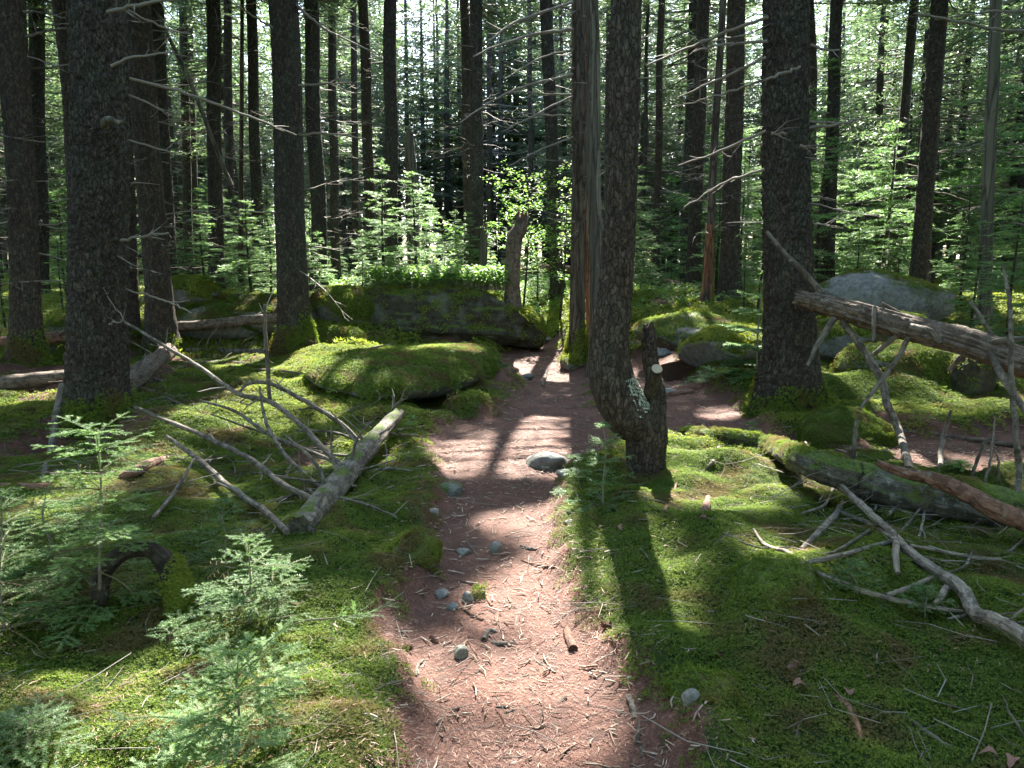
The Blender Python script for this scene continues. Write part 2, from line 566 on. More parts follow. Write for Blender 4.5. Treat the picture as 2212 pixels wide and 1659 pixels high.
M = {}
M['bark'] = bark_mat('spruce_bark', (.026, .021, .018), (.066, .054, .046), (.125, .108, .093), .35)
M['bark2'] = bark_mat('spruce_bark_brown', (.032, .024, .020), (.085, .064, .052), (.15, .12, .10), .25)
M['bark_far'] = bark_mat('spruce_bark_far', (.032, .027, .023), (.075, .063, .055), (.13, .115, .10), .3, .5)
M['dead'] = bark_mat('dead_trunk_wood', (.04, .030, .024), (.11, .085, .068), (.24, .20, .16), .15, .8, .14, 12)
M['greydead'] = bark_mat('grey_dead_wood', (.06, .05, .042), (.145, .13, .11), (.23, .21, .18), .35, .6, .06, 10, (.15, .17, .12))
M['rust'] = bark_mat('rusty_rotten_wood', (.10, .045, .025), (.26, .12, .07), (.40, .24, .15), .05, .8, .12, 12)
M['twig'] = island_mat('dead_twig', [(.15, (.075, .06, .05)), (.5, (.19, .16, .13)), (.9, (.36, .32, .28))], .8, .3, 20)
M['needle_near'] = leaf_mat('near_fir_needle', (.085, .165, .065), (.23, .36, .15), .5, .5, .35, 2.0)
M['firtwig'] = island_mat('fir_twig', [(.15, (.07, .055, .03)), (.9, (.16, .13, .07))], .8, .3, 20)
M['stick'] = wood_mat('bare_stick_wood', (.075, .060, .048), (.185, .155, .125), (.37, .33, .28))
M['log'] = wood_mat('rotting_log_wood', (.06, .044, .034), (.18, .135, .105), (.36, .30, .245), 0, (14, 90, 90))
M['toplog'] = wood_mat('torn_bark_top_wood', (.06, .05, .04), (.19, .165, .135), (.36, .32, .27), .08, (30, 70, 70))
M['redlog'] = wood_mat('red_rotten_wood', (.09, .045, .030), (.25, .13, .09), (.42, .27, .20), 0, (14, 90, 90))
M['mosslog'] = wood_mat('mossy_log_bark', (.05, .045, .035), (.12, .11, .09), (.23, .22, .19), .48, (20, 60, 60))
M['rock'] = rock_mat('granite_with_moss')
M['slabrock'] = rock_mat('dim_grey_slab_rock', (.12, .12, .11), True, .25)
M['pebble'] = rock_mat('bare_grey_stone', (.27, .255, .235), False)
M['darkrock'] = rock_mat('dark_stained_rock', (.050, .043, .026), True, .08)
M['needle'] = leaf_mat('fir_needle', (.045, .100, .036), (.12, .22, .075), .42, .52, .25, .8)
M['needle_blue'] = leaf_mat('young_fir_needle', (.055, .115, .055), (.17, .28, .125), .48, .48, .32, 2.0)
M['tip'] = leaf_mat('new_growth_needle', (.12, .22, .07), (.26, .40, .14), .5, .42, .5, 2.0)
M['crown'] = leaf_mat('spruce_crown_needle', (.045, .080, .050), (.13, .19, .105), .42, .45, .5, .5)
M['broad'] = leaf_mat('broad_leaf', (.07, .15, .04), (.18, .30, .08), .5, .5, .4, 1.0)
M['moss'] = leaf_mat('moss_shoot', (.040, .090, .012), (.19, .245, .036), .42, .6, .25, 1.3, ((.15, .118, .042), 2.6))
M['moss_bright'] = leaf_mat('bright_moss_shoot', (.09, .14, .018), (.26, .29, .045), .4, .6, .25, 1.3)
M['litter'] = island_mat('fallen_needle', [(.1, (.07, .033, .025)), (.5, (.20, .10, .072)), (.8, (.31, .175, .125)), (.97, (.52, .36, .27))], .7, .35, 40)
M['chip'] = island_mat('wood_chip', [(.1, (.16, .10, .075)), (.5, (.38, .27, .20)), (.95, (.66, .55, .44))], .75, .3, 40)
M['bleach'] = wood_mat('bleached_splintered_wood', (.11, .085, .065), (.33, .27, .215), (.55, .48, .40))
M['lichen'] = island_mat('pale_lichen', [(.1, (.22, .25, .19)), (.9, (.52, .55, .46))], .9, .2, 40)
M['darkroot'] = wood_mat('dark_damp_root', (.022, .017, .013), (.055, .042, .032), (.11, .09, .07))
M['cutface'] = wood_mat('sawn_wood_face', (.30, .24, .17), (.46, .38, .28), (.58, .50, .38))


def ground_mat(name, path):
    m, nt, out = new_mat(name)
    g = pos(nt)
    n1 = noise(nt, g, 3, 5); n2 = noise(nt, g, 45, 5, .7); n3 = noise(nt, g, 150, 3, .7); n4 = noise(nt, g, 12, 4)
    lit = ramp(nt, n2, [(.25, (.060, .026, .020)), (.5, (.175, .080, .056)), (.72, (.29, .155, .112))])
    lit = mix(nt, ramp(nt, n1, [(.35, 0.0), (.62, .75)]), lit, (.105, .055, .042))
    lit = mix(nt, ramp(nt, n3, [(.57, 0.0), (.72, .45)]), lit, (.38, .23, .17))
    n5 = noise(nt, g, 9, 4, .6)
    lit = mix(nt, ramp(nt, n5, [(.52, 0.0), (.66, .65)]), lit, (.085, .050, .040))
    h = mathn(nt, 'ADD', n2, mathn(nt, 'MULTIPLY', n3, .7))
    if path:
        princ(nt, out, lit, .85, bump(nt, h, 1.0, .012), .3)
        return m
    mossc = ramp(nt, n4, [(.3, (.018, .035, .008)), (.5, (.045, .075, .014)), (.75, (.09, .12, .022))])
    a = nt.nodes.new('ShaderNodeAttribute'); a.attribute_name = 'moss'
    k = ramp(nt, mathn(nt, 'ADD', a.outputs['Fac'], mathn(nt, 'MULTIPLY', mathn(nt, 'SUBTRACT', n4, .5), .8)), [(.25, 0.0), (.5, 1.0)])
    princ(nt, out, mix(nt, k, lit, mossc), .9, bump(nt, h, 1.0, .02), .2)
    return m


M['ground'] = ground_mat('moss_and_needle_ground', False)
M['path'] = ground_mat('needle_litter_path', True)

# ------------------------------------------------------------------ terrain sheet
rows = [-60, -40, -25, -15, -9, -5, -2.5, -1, 0, .6, 1.1]
y = 1.5
while y < 150:
    rows.append(y); y += .034 + max(0, y - 3) * .0066 + max(0, y - 14) * .02
rows = np.array(rows)
ncol = 400
tt = np.linspace(-1, 1, ncol)
half = np.where(rows < 1.2, 3 + np.abs(rows - 1.2) * 1.2, 3.0 + np.clip(rows - 1.2, 0, 200) * .92)
half = half + np.clip(rows - 30, 0, 300) * 1.0
GX = (np.sign(tt) * np.abs(tt) ** 1.05)[None, :] * half[:, None]
GY = np.repeat(rows[:, None], ncol, 1)
GZ = H(GX, GY)
GD = path_d(GX, GY)
V = np.stack([GX, GY, GZ], -1).reshape(-1, 3)
nr = len(rows)
i = np.arange(nr - 1)[:, None] * ncol; j = np.arange(ncol - 1)[None, :]
a = (i + j).ravel()
F = np.stack([a, a + 1, a + 1 + ncol, a + ncol], 1)
onpath = GD.ravel()[F].mean(1) > 0
mossv = 1 - smooth((GD.ravel() + .16) / .16)
patch = vnoise(V[:, 0] * .9 + 7, V[:, 1] * .9, 0, 71) * .6 + vnoise(V[:, 0] * 2.3, V[:, 1] * 2.3, 0, 72) * .4
far = smooth((V[:, 1] - 16) / 10)
mossv = mossv * (1 - .85 * smooth((patch - .60) / .08) * (.25 + .75 * smooth((V[:, 1] - 4.5) / 2))) * (1 - .45 * far)


def sub_mesh(mask, name, mat):
    f = F[mask]; used, inv = np.unique(f, return_inverse=True)
    mb = MB(); mb.add(V[used], inv.reshape(-1, 4))
    o = mb.build(name, mat)
    at_ = o.data.attributes.new('moss', 'FLOAT', 'POINT'); at_.data.foreach_set('value', mossv[used].astype(np.float32))
    return o, used


ground, gu = sub_mesh(~onpath, 'ground', M['ground']); tag(ground, kind='structure')
path, pu = sub_mesh(onpath, 'path', M['path']); tag(path, kind='structure')


# ------------------------------------------------------------------ moss: shoots spread by geometry nodes
def clump(name, rad, n, hgt, leaf, lw, seed, mats, nleaf=5):
    rng = np.random.default_rng(seed)
    mb = MB()
    r = rad * np.sqrt(rng.random(n)); th = rng.random(n) * 6.283
    bx = r * np.cos(th); by = r * np.sin(th)
    top = hgt * (.5 + .7 * rng.random(n)) * (1 - .35 * (r / rad) ** 2)
    for k in range(n):
        a0 = rng.random() * 6.28
        lean = rng.normal(0, .18, 2)
        tip = np.array([bx[k] + lean[0] * hgt, by[k] + lean[1] * hgt, top[k]])
        for q in range(nleaf):
            a = a0 + q * 6.283 / nleaf + rng.normal(0, .2)
            d = np.array([math.cos(a), math.sin(a), .45 + .5 * rng.random()]); d /= np.linalg.norm(d)
            w = np.array([-math.sin(a), math.cos(a), 0]) * lw * .5
            b = tip - np.array([0, 0, leaf * .35])
            l = leaf * (.7 + .6 * rng.random())
            mb.add([b - w, b + w, b + d * l], [[0, 1, 2]])
    me = mb.mesh(name, mats, False)
    o = bpy.data.objects.new(name, me)   # a source for the node tree only, never linked to the scene
    return o


CL = {}
for lod, (rad, n, hg, lf, lw) in enumerate([(.045, 36, .018, .0095, .0036), (.10, 34, .032, .022, .0085), (.22, 26, .06, .065, .028)]):
    CL[lod] = [clump('moss_tuft', rad, n, hg, lf, lw, 100 + lod * 10 + k, [M['moss']]) for k in range(3)]
    CL[lod + 10] = [clump('bright_moss_tuft', rad, n, hg, lf, lw, 200 + lod * 10 + k, [M['moss_bright']]) for k in range(3)]


def moss_nodes(objs, attr, smin=.7, smax=1.3, seed=0):
    ng = bpy.data.node_groups.new('moss_spread', 'GeometryNodeTree')
    ng.interface.new_socket('Geometry', in_out='INPUT', socket_type='NodeSocketGeometry')
    ng.interface.new_socket('Geometry', in_out='OUTPUT', socket_type='NodeSocketGeometry')
    nn = ng.nodes; ll = ng.links
    gi = nn.new('NodeGroupInput'); go = nn.new('NodeGroupOutput')
    na = nn.new('GeometryNodeInputNamedAttribute'); na.data_type = 'FLOAT'; na.inputs['Name'].default_value = attr
    dp = nn.new('GeometryNodeDistributePointsOnFaces'); dp.distribute_method = 'RANDOM'
    dp.inputs['Seed'].default_value = seed
    ll.new(gi.outputs[0], dp.inputs['Mesh']); ll.new(na.outputs['Attribute'], dp.inputs['Density'])
    iop = nn.new('GeometryNodeInstanceOnPoints')
    jg = nn.new('GeometryNodeJoinGeometry')
    for o in objs:
        oi = nn.new('GeometryNodeObjectInfo'); oi.inputs['Object'].default_value = o; oi.inputs['As Instance'].default_value = True
        ll.new(oi.outputs['Geometry'], jg.inputs[0])
    ll.new(dp.outputs['Points'], iop.inputs['Points']); ll.new(jg.outputs[0], iop.inputs['Instance'])
    iop.inputs['Pick Instance'].default_value = True
    rr = nn.new('FunctionNodeRotateEuler'); rr.rotation_type = 'EULER' if hasattr(rr, 'rotation_type') else rr.rotation_type
    rr.space = 'LOCAL'
    rv = nn.new('FunctionNodeRandomValue'); rv.data_type = 'FLOAT_VECTOR'
    rv.inputs[0].default_value = (-.15, -.15, 0); rv.inputs[1].default_value = (.15, .15, 6.283)
    ll.new(dp.outputs['Rotation'], rr.inputs[0]); ll.new(rv.outputs[0], rr.inputs[1])
    ll.new(rr.outputs[0], iop.inputs['Rotation'])
    rs = nn.new('FunctionNodeRandomValue'); rs.data_type = 'FLOAT'
    rs.inputs[2].default_value = smin; rs.inputs[3].default_value = smax
    ll.new(rs.outputs[1], iop.inputs['Scale'])
    ll.new(iop.outputs[0], go.inputs[0])
    return ng


def spread(surface_mesh, name, objs, dens, parent=None, seed=0, **props):
    """a stuff object whose tufts grow on the faces of surface_mesh"""
    nv = len(surface_mesh.vertices); co = np.zeros(nv * 3, np.float32); surface_mesh.vertices.foreach_get('co', co); co = co.reshape(-1, 3)
    li = np.zeros(len(surface_mesh.loops), np.int32); surface_mesh.loops.foreach_get('vertex_index', li); li = li.reshape(-1, 4)
    return spread_grid(co, li, name, objs, dens, parent, seed, **props)


def spread_grid(co, li, name, objs, dens, parent=None, seed=0, **props):
    li = li[dens[li].max(1) > .5]
    used, inv = np.unique(li, return_inverse=True)
    mb = MB(); mb.add(co[used], inv.reshape(-1, 4)); me = mb.mesh(name, [M['moss']])
    at_ = me.attributes.new('tuft_density', 'FLOAT', 'POINT'); at_.data.foreach_set('value', dens[used].astype(np.float32))
    o = bpy.data.objects.new(name, me); C.objects.link(o)
    if parent is not None: o.parent = parent
    md = o.modifiers.new('tufts', 'NODES'); md.node_group = moss_nodes(objs, 'tuft_density', seed=seed)
    for k, v in props.items(): o[k] = v
    return o


# carriers for the tufts on a coarser copy of the same sheet
sr = np.arange(0, nr, 2); sc_ = np.arange(0, ncol, 3)
gv = V.reshape(nr, ncol, 3)[np.ix_(sr, sc_)].reshape(-1, 3); gd = GD[np.ix_(sr, sc_)].ravel(); gm = mossv.reshape(nr, ncol)[np.ix_(sr, sc_)].ravel()
en_ = vnoise(gv[:, 0] * 9, gv[:, 1] * 9, 0, 91); gm = np.where(gd > -.03 + .12 * (en_ - .45), 0, np.maximum(gm, .5 * (gd < .05) * (gd > -.12)))
i2 = np.arange(len(sr) - 1)[:, None] * len(sc_); j2 = np.arange(len(sc_) - 1)[None, :]; a2 = (i2 + j2).ravel()
F2_ = np.stack([a2, a2 + 1, a2 + 1 + len(sc_), a2 + len(sc_)], 1)
inview = (np.abs(gv[:, 0]) < gv[:, 1] * .72 + 1.2) & (gv[:, 1] > 1.2)
yy = gv[:, 1]
gmm = np.clip(gm, 0, 1) ** 1.5
bright = smooth((vnoise(gv[:, 0] * .8 + 3, gv[:, 1] * .8, 0, 81) - .52) / .1)
w0 = 1 - smooth((yy - 6.0) / 1.6)
w1 = smooth((yy - 5.6) / 1.6) * (1 - smooth((yy - 12.5) / 2))
w2 = smooth((yy - 11.5) / 2) * (1 - smooth((yy - 26) / 8))
spread_grid(gv, F2_, 'moss', CL[0], 640 * gmm * w0 * inview, seed=1, kind='stuff', label='deep green feathery moss carpeting the forest floor nearby')
spread_grid(gv, F2_, 'moss', CL[1], 180 * gmm * w1 * inview * (1 - .6 * bright), seed=2, kind='stuff', label='green moss carpet on the mounds between the trees')
spread_grid(gv, F2_, 'moss', CL[11], 180 * gmm * w1 * inview * .6 * bright, seed=3, kind='stuff', label='yellow green moss patches between the trees')
spread_grid(gv, F2_, 'moss', CL[12], 26 * gmm * w2 * inview, seed=4, kind='stuff', label='moss on the rising ground beyond the boulders')

# ------------------------------------------------------------------ litter on the path
rng = np.random.default_rng(5)


def scatter_path(n, y0, y1, spill=.0, pw=1.0):
    out = []
    while sum(len(a) for a in out) < n:
        y = y0 + (y1 - y0) * rng.random(n * 3) ** pw
        x = (rng.random(n * 3) * 2 - 1) * (1.6 + y * .72)
        d = path_d(x, y)
        k = d > -spill * rng.random(len(x))
        out.append(np.stack([x[k], y[k]], 1))
    P = np.vstack(out)[:n]
    return P


def sliver(mb, P, lmin, lmax, wmin, wmax, lift, curve=0.15, thick=False):
    n = len(P)
    z = H(P[:, 0], P[:, 1])
    th = rng.random(n) * 6.283
    L = lmin + (lmax - lmin) * rng.random(n) ** 2; w = wmin + (wmax - wmin) * rng.random(n)
    d = np.stack([np.cos(th), np.sin(th), rng.normal(0, .10, n)], 1)
    s = np.stack([-np.sin(th), np.cos(th), rng.normal(0, .2, n)], 1)
    c = np.stack([P[:, 0], P[:, 1], z + lift + rng.random(n) * lift], 1)
    a = c - d * L[:, None] * .5; b = c + d * L[:, None] * .5
    m = c + s * (L * rng.normal(0, curve, n))[:, None]
    if thick:
        prisms(mb, a, m, w * .5, w * .5, 0, 4); prisms(mb, m, b, w * .5, w * .3, 0, 4)
        return
    W2 = s * w[:, None] * .5
    Vv = np.stack([a - W2, a + W2, m + W2, m - W2, b + W2 * .6, b - W2 * .6], 1).reshape(-1, 3)
    k = np.arange(n)[:, None] * 6
    Fq = np.concatenate([k + np.array([[0, 1, 2, 3]]), k + np.array([[3, 2, 4, 5]])], 0)
    mb.add(Vv, Fq)


mb = MB()
sliver(mb, scatter_path(25000, 1.6, 6.5, .35, 1.1), .010, .028, .0012, .0026, .003)
sliver(mb, scatter_path(20000, 5.5, 17, .3), .018, .05, .003, .007, .004)
mb.build('needle_litter', M['litter'], smooth_shade=False, kind='stuff', label='reddish brown fallen spruce needles covering the path')
mb = MB()
sliver(mb, scatter_path(1900, 1.6, 7, .35), .02, .10, .002, .009, .006, .1, True)
sliver(mb, scatter_path(700, 6, 16, .3), .04, .15, .004, .010, .008, .1, True)
mb.build('bark_litter', M['chip'], kind='stuff', label='pale wood chips and short twigs strewn over the needle path')
mb = MB()
yv = 1.7 + 10 * rng.random(26000) ** 1.3; xv = (rng.random(26000) * 2 - 1) * (.9 + yv * .7)
kp = (vnoise(xv * 1.3 + 2, yv * 1.3, 0, 95) + .5 * vnoise(xv * 5, yv * 5, 0, 96)) > .72
sliver(mb, np.stack([xv, yv], 1)[kp], .012, .035, .0014, .0032, .016)
mb.build('needle_litter', M['litter'], smooth_shade=False, kind='stuff', label='brown fallen needles and scraps caught on the moss')
mb = MB(); Q0 = []; Q1 = []; QR = []
for (xa, xb, ya, yb, n_) in ((-3.6, -.9, 4.6, 8.0, 170), (1.4, 3.4, 3.6, 5.6, 110), (-5.5, -3.0, 8.0, 12.0, 60)):
    for _ in range(n_):
        x = xa + (xb - xa) * rng.random(); y_ = ya + (yb - ya) * rng.random(); p = np.array([x, y_, gz(x, y_) + .01 + .12 * rng.random() ** 2])
        a_ = rng.random() * 6.28; d = np.array([math.cos(a_), math.sin(a_), rng.normal(.05, .15)]); L = .1 + .35 * rng.random(); r_ = .0015 + .003 * rng.random()
        for q_ in range(3):
            e_ = p + d * L / 3; Q0.append(p); Q1.append(e_); QR.append(r_)
            if rng.random() < .5: d2 = unit(d + rng.normal(0, .6, 3) * [1, 1, .5]); Q0.append(e_); Q1.append(e_ + d2 * L * .25); QR.append(r_ * .5)
            p = e_; d = unit(d + rng.normal(0, .22, 3)); r_ *= .8
prisms(mb, np.array(Q0), np.array(Q1), np.array(QR), np.array(QR) * .8, 0, 3)
mb.build('twig_litter', M['twig'], kind='stuff', label='tangle of fine dead twigs around the fallen dead wood')
# thin dry twigs lying over the moss
mb = MB()
n = 1700
yv = 1.8 + 9 * rng.random(n) ** 1.1
P = np.stack([(rng.random(n) * 2 - 1) * (1 + yv * .7), yv], 1)
sliver(mb, P, .05, .38, .0022, .005, .022, .12, True)
mb.build('twig_litter', M['twig'], kind='stuff', label='thin dry twigs scattered over the moss')

# ------------------------------------------------------------------ light patches that the canopy leaves open
LIT = []
for (cx, cy_, rx, ry) in [
    (1080, 960, 130, 30), (1150, 742, 100, 22), (1210, 785, 70, 18), (880, 750, 120, 18), (870, 805, 60, 25), (770, 770, 70, 15),
    (600, 855, 90, 22), (560, 925, 60, 16), (520, 1500, 240, 120), (800, 1560, 90, 110), (1110, 1500, 135, 42), (905, 1375, 50, 35), (1130, 1400, 50, 22), (1130, 1250, 70, 40),
    (1110, 1095, 60, 14), (1280, 1270, 110, 75), (1235, 1150, 60, 60), (1420, 1290, 45, 40), (1240, 1080, 60, 20), (1530, 1055, 120, 50), (1620, 1005, 100, 30), (1380, 1210, 40, 40), (1270, 1340, 50, 30), (700, 880, 90, 25), (480, 900, 60, 16), (760, 1000, 60, 25), (1180, 900, 60, 16), (1490, 960, 60, 14),
    (1590, 760, 90, 60), (1950, 830, 170, 60), (2080, 985, 150, 24), (2130, 1045, 90, 14), (1440, 790, 60, 20), (1180, 700, 70, 25), (430, 930, 60, 15),
    (150, 1090, 60, 50), (60, 870, 60, 14), (330, 1010, 40, 25), (1620, 690, 60, 30), (950, 600, 170, 45), (430, 610, 70, 30), (1180, 640, 70, 30), (1900, 640, 100, 30), (1690, 1240, 40, 30), (1200, 1390, 60, 40)]:
    c = march(cx, cy_, H0); e = march(cx + rx, cy_, H0); f1 = march(cx, cy_ - ry, H0); f2 = march(cx, cy_ + ry, H0)
    LIT.append((c[0], .5 * (f1[1] + f2[1]), 1.2 * abs(e[0] - c[0]), .6 * abs(f1[1] - f2[1]) + .03, c[2]))
for (px_, py_, Y_, rr_) in [(515, 1450, 2.45, .30), (640, 1400, 2.7, .15), (210, 960, 3.45, .25), (260, 940, 3.4, .15), (120, 1090, 3.4, .25), (560, 1520, 2.45, .35), (420, 1480, 2.45, .3), (1418, 790, 5.5, .07), (1395, 830, 5.5, .1), (1900, 690, 6.9, .25), (2100, 745, 6.3, .3),
                            (571, 700, 6.2, .12), (400, 770, 6.9, .2), (330, 890, 6.4, .12), (1250, 980, 5.0, .15), (960, 740, 10.5, .5), (760, 740, 11, .3), (1560, 650, 9.6, .4), (2060, 1010, 5.4, .2), (1128, 480, 14.9, .2), (830, 420, 15.8, .8), (470, 430, 14.5, .8), (1150, 400, 17, 1.0), (870, 625, 15.6, .9), (970, 620, 15.8, 1.0), (1060, 620, 16, .9), (950, 600, 17.2, 1.6), (515, 1600, 2.35, .42), (350, 1560, 2.3, .3), (680, 1450, 2.45, .3)]:
    q_ = at(px_, py_, Y_); LIT.append((q_[0], q_[1], rr_, rr_, q_[2]))
LIT = np.array(LIT)


def shades_lit(P, m=0.0):
    """True where a point of the canopy would throw its shade on one of the sunlit patches"""
    out = np.zeros(len(P), bool)
    for cx, cy_, rx, ry, cz in LIT:
        t = (P[:, 2] - cz) / SDIR[2]
        gx = P[:, 0] - SDIR[0] * t; gy = P[:, 1] - SDIR[1] * t
        out |= ((gx - cx) / (rx + m)) ** 2 + ((gy - cy_) / (ry + m)) ** 2 < 1.0
    return out


# ------------------------------------------------------------------ trees
def grow_crown(rng, axis, z0, z1, rmax, leafL=.09, leafW=.022, dens=16, step=.38, nb=5, mask=False, low_thin=True, wood=True, gap=.13):
    """axis(z)->x,y. returns MB with needles (mat 0) and branch wood (mat 1)"""
    mb = MB()
    S0 = []; S1 = []; W0 = []; W1 = []; WR = []
    z = z0
    while z < z1 - .15:
        f = (z - z0) / (z1 - z0)
        Lm = rmax * (1 - f) ** .75 * min(1, .45 + f * 3.0) + .25
        for k in range(nb):
            if low_thin and f < .15 and rng.random() < .35: continue
            az = rng.random() * 6.283
            L = Lm * (.6 + .5 * rng.random())
            zz = z + rng.normal(0, .12)
            ax = np.array([*axis(zz), zz])
            d = np.array([math.cos(az), math.sin(az), 0.])
            s = np.linspace(0, 1, 6)
            droop = .30 * L * (1 - f) * (.5 + rng.random())
            rise = .25 * L * f
            pts = ax + d[None] * (L * s)[:, None]
            pts[:, 2] += -droop * (s - .45 * s ** 3) + rise * s
            pts[:, :2] += rng.normal(0, .03 * L, (6, 2)) * s[:, None]
            W0 += list(pts[:-1]); W1 += list(pts[1:]); WR += list(.016 * L * (1.05 - s[:-1]))
            side = np.array([-d[1], d[0], 0.])
            m = max(3, int(L / gap))
            ss = .22 + .78 * (np.arange(m) + rng.random(m)) / m
            base = np.stack([np.interp(ss, s, pts[:, c]) for c in range(3)], 1)
            tl = (L * .42 * (1 - ss) + .10) * (.6 + .6 * rng.random(m))
            for sg in (-1, 1):
                dirn = unit(d[None] * (.6 + .3 * rng.random((m, 1))) + side[None] * sg + np.array([[0, 0, -.25]]) + rng.normal(0, .12, (m, 3)))
                tip = base + dirn * tl[:, None]
                S0.append(base); S1.append(tip)
            S0.append(pts[3:-1]); S1.append(pts[4:])
        z += step * (.7 + .6 * rng.random())
    S0 = np.vstack(S0); S1 = np.vstack(S1)
    if mask:
        k = ~(shades_lit(.5 * (S0 + S1), .08) | shades_lit(S1, .08) | shades_lit(S0, .08))
        S0 = S0[k]; S1 = S1[k]
        W0 = np.array(W0); W1 = np.array(W1); WR = np.array(WR)
        k = ~shades_lit(W1)
        W0, W1, WR = W0[k], W1[k], WR[k]
    needles(mb, rng, S0, S1, dens, leafL, leafW, 0, .5, .8)
    if wood: prisms(mb, np.array(W0), np.array(W1), np.array(WR), np.array(WR) * .75, 1, 3)
    return mb


def dead_twigs(rng, axis, rad, z0, z1, n, lmin, lmax, size=1.0, az_bias=None):
    P0 = []; P1 = []; R0 = []; R1 = []
    for k in range(n):
        z = z0 + (z1 - z0) * rng.random()
        az = rng.random() * 6.283 if az_bias is None else rng.normal(az_bias, .9)
        L = lmin + (lmax - lmin) * rng.random() ** 1.6
        if rng.random() < .3: L = .06 + .1 * rng.random()
        p = np.array([*axis(z), z]); d = np.array([math.cos(az), math.sin(az), rng.normal(-.12, .18)])
        p = p + np.array([d[0], d[1], 0]) * rad * .8
        m = 5 if L > .4 else 2
        r = (.0045 + .0075 * L) * size
        for q in range(m):
            q1 = p + d * L / m
            P0.append(p); P1.append(q1); R0.append(r * (1 - q / m * .8)); R1.append(r * (1 - (q + 1) / m * .8))
            if q >= 1 and L > .5 and rng.random() < .75:
                for _ in range(rng.integers(1, 3)):
                    t = unit(d * .8 + np.array([-d[1], d[0], 0]) * rng.choice([-1, 1]) * (.5 + .5 * rng.random()) + rng.normal(0, .15, 3))
                    l2 = L * (.15 + .25 * rng.random())
                    mid = q1 + t * l2 * .5; end = mid + unit(t + rng.normal(0, .25, 3)) * l2 * .5
                    P0 += [q1, mid]; P1 += [mid, end]; R0 += [r * .45, r * .32]; R1 += [r * .32, r * .15]
            p = q1
            d = unit(d + rng.normal(0, .14, 3) + np.array([0, 0, .05]))
    return np.array(P0), np.array(P1), np.array(R0), np.array(R1)


def limb(parent, origin, pts, name='dead_limb', mat='twig', seed=0, twigs=3, n=6):
    """a hand-placed dead limb; pts = (px, py, Y, width px)"""
    P = np.array([at(a, b, c) for a, b, c, w in pts]); Rr = np.array([W(w, c) / 2 * .78 for a, b, c, w in pts])
    t = np.arange(len(P)); Q = catmull(P, n); R2 = np.interp(np.linspace(0, len(P) - 1, len(Q)), t, Rr)
    r_ = np.random.default_rng(seed + 991)
    Q[1:-1] += r_.normal(0, .006, Q[1:-1].shape)
    mb = MB(); tube(mb, Q - origin, R2, 6, 0, seed, lump=.15)
    d = unit(np.gradient(Q, axis=0))
    for k in range(twigs):
        q = r_.integers(len(Q) // 4, len(Q) - 1)
        dd = unit(d[q] * .7 + r_.normal(0, .5, 3)); L = .08 + .22 * r_.random()
        m = Q[q] + dd * L * .5; e = m + unit(dd + r_.normal(0, .2, 3)) * L * .5
        prisms(mb, np.array([Q[q], m]) - origin, np.array([m, e]) - origin, np.array([R2[q] * .5, R2[q] * .4]), np.array([R2[q] * .4, R2[q] * .2]), 0, 4)
    return mb.build(name, M[mat], parent)


TREES = {}
LEAFC = []      # leaf centres and areas of the canopy, for finding where the sun still gets through


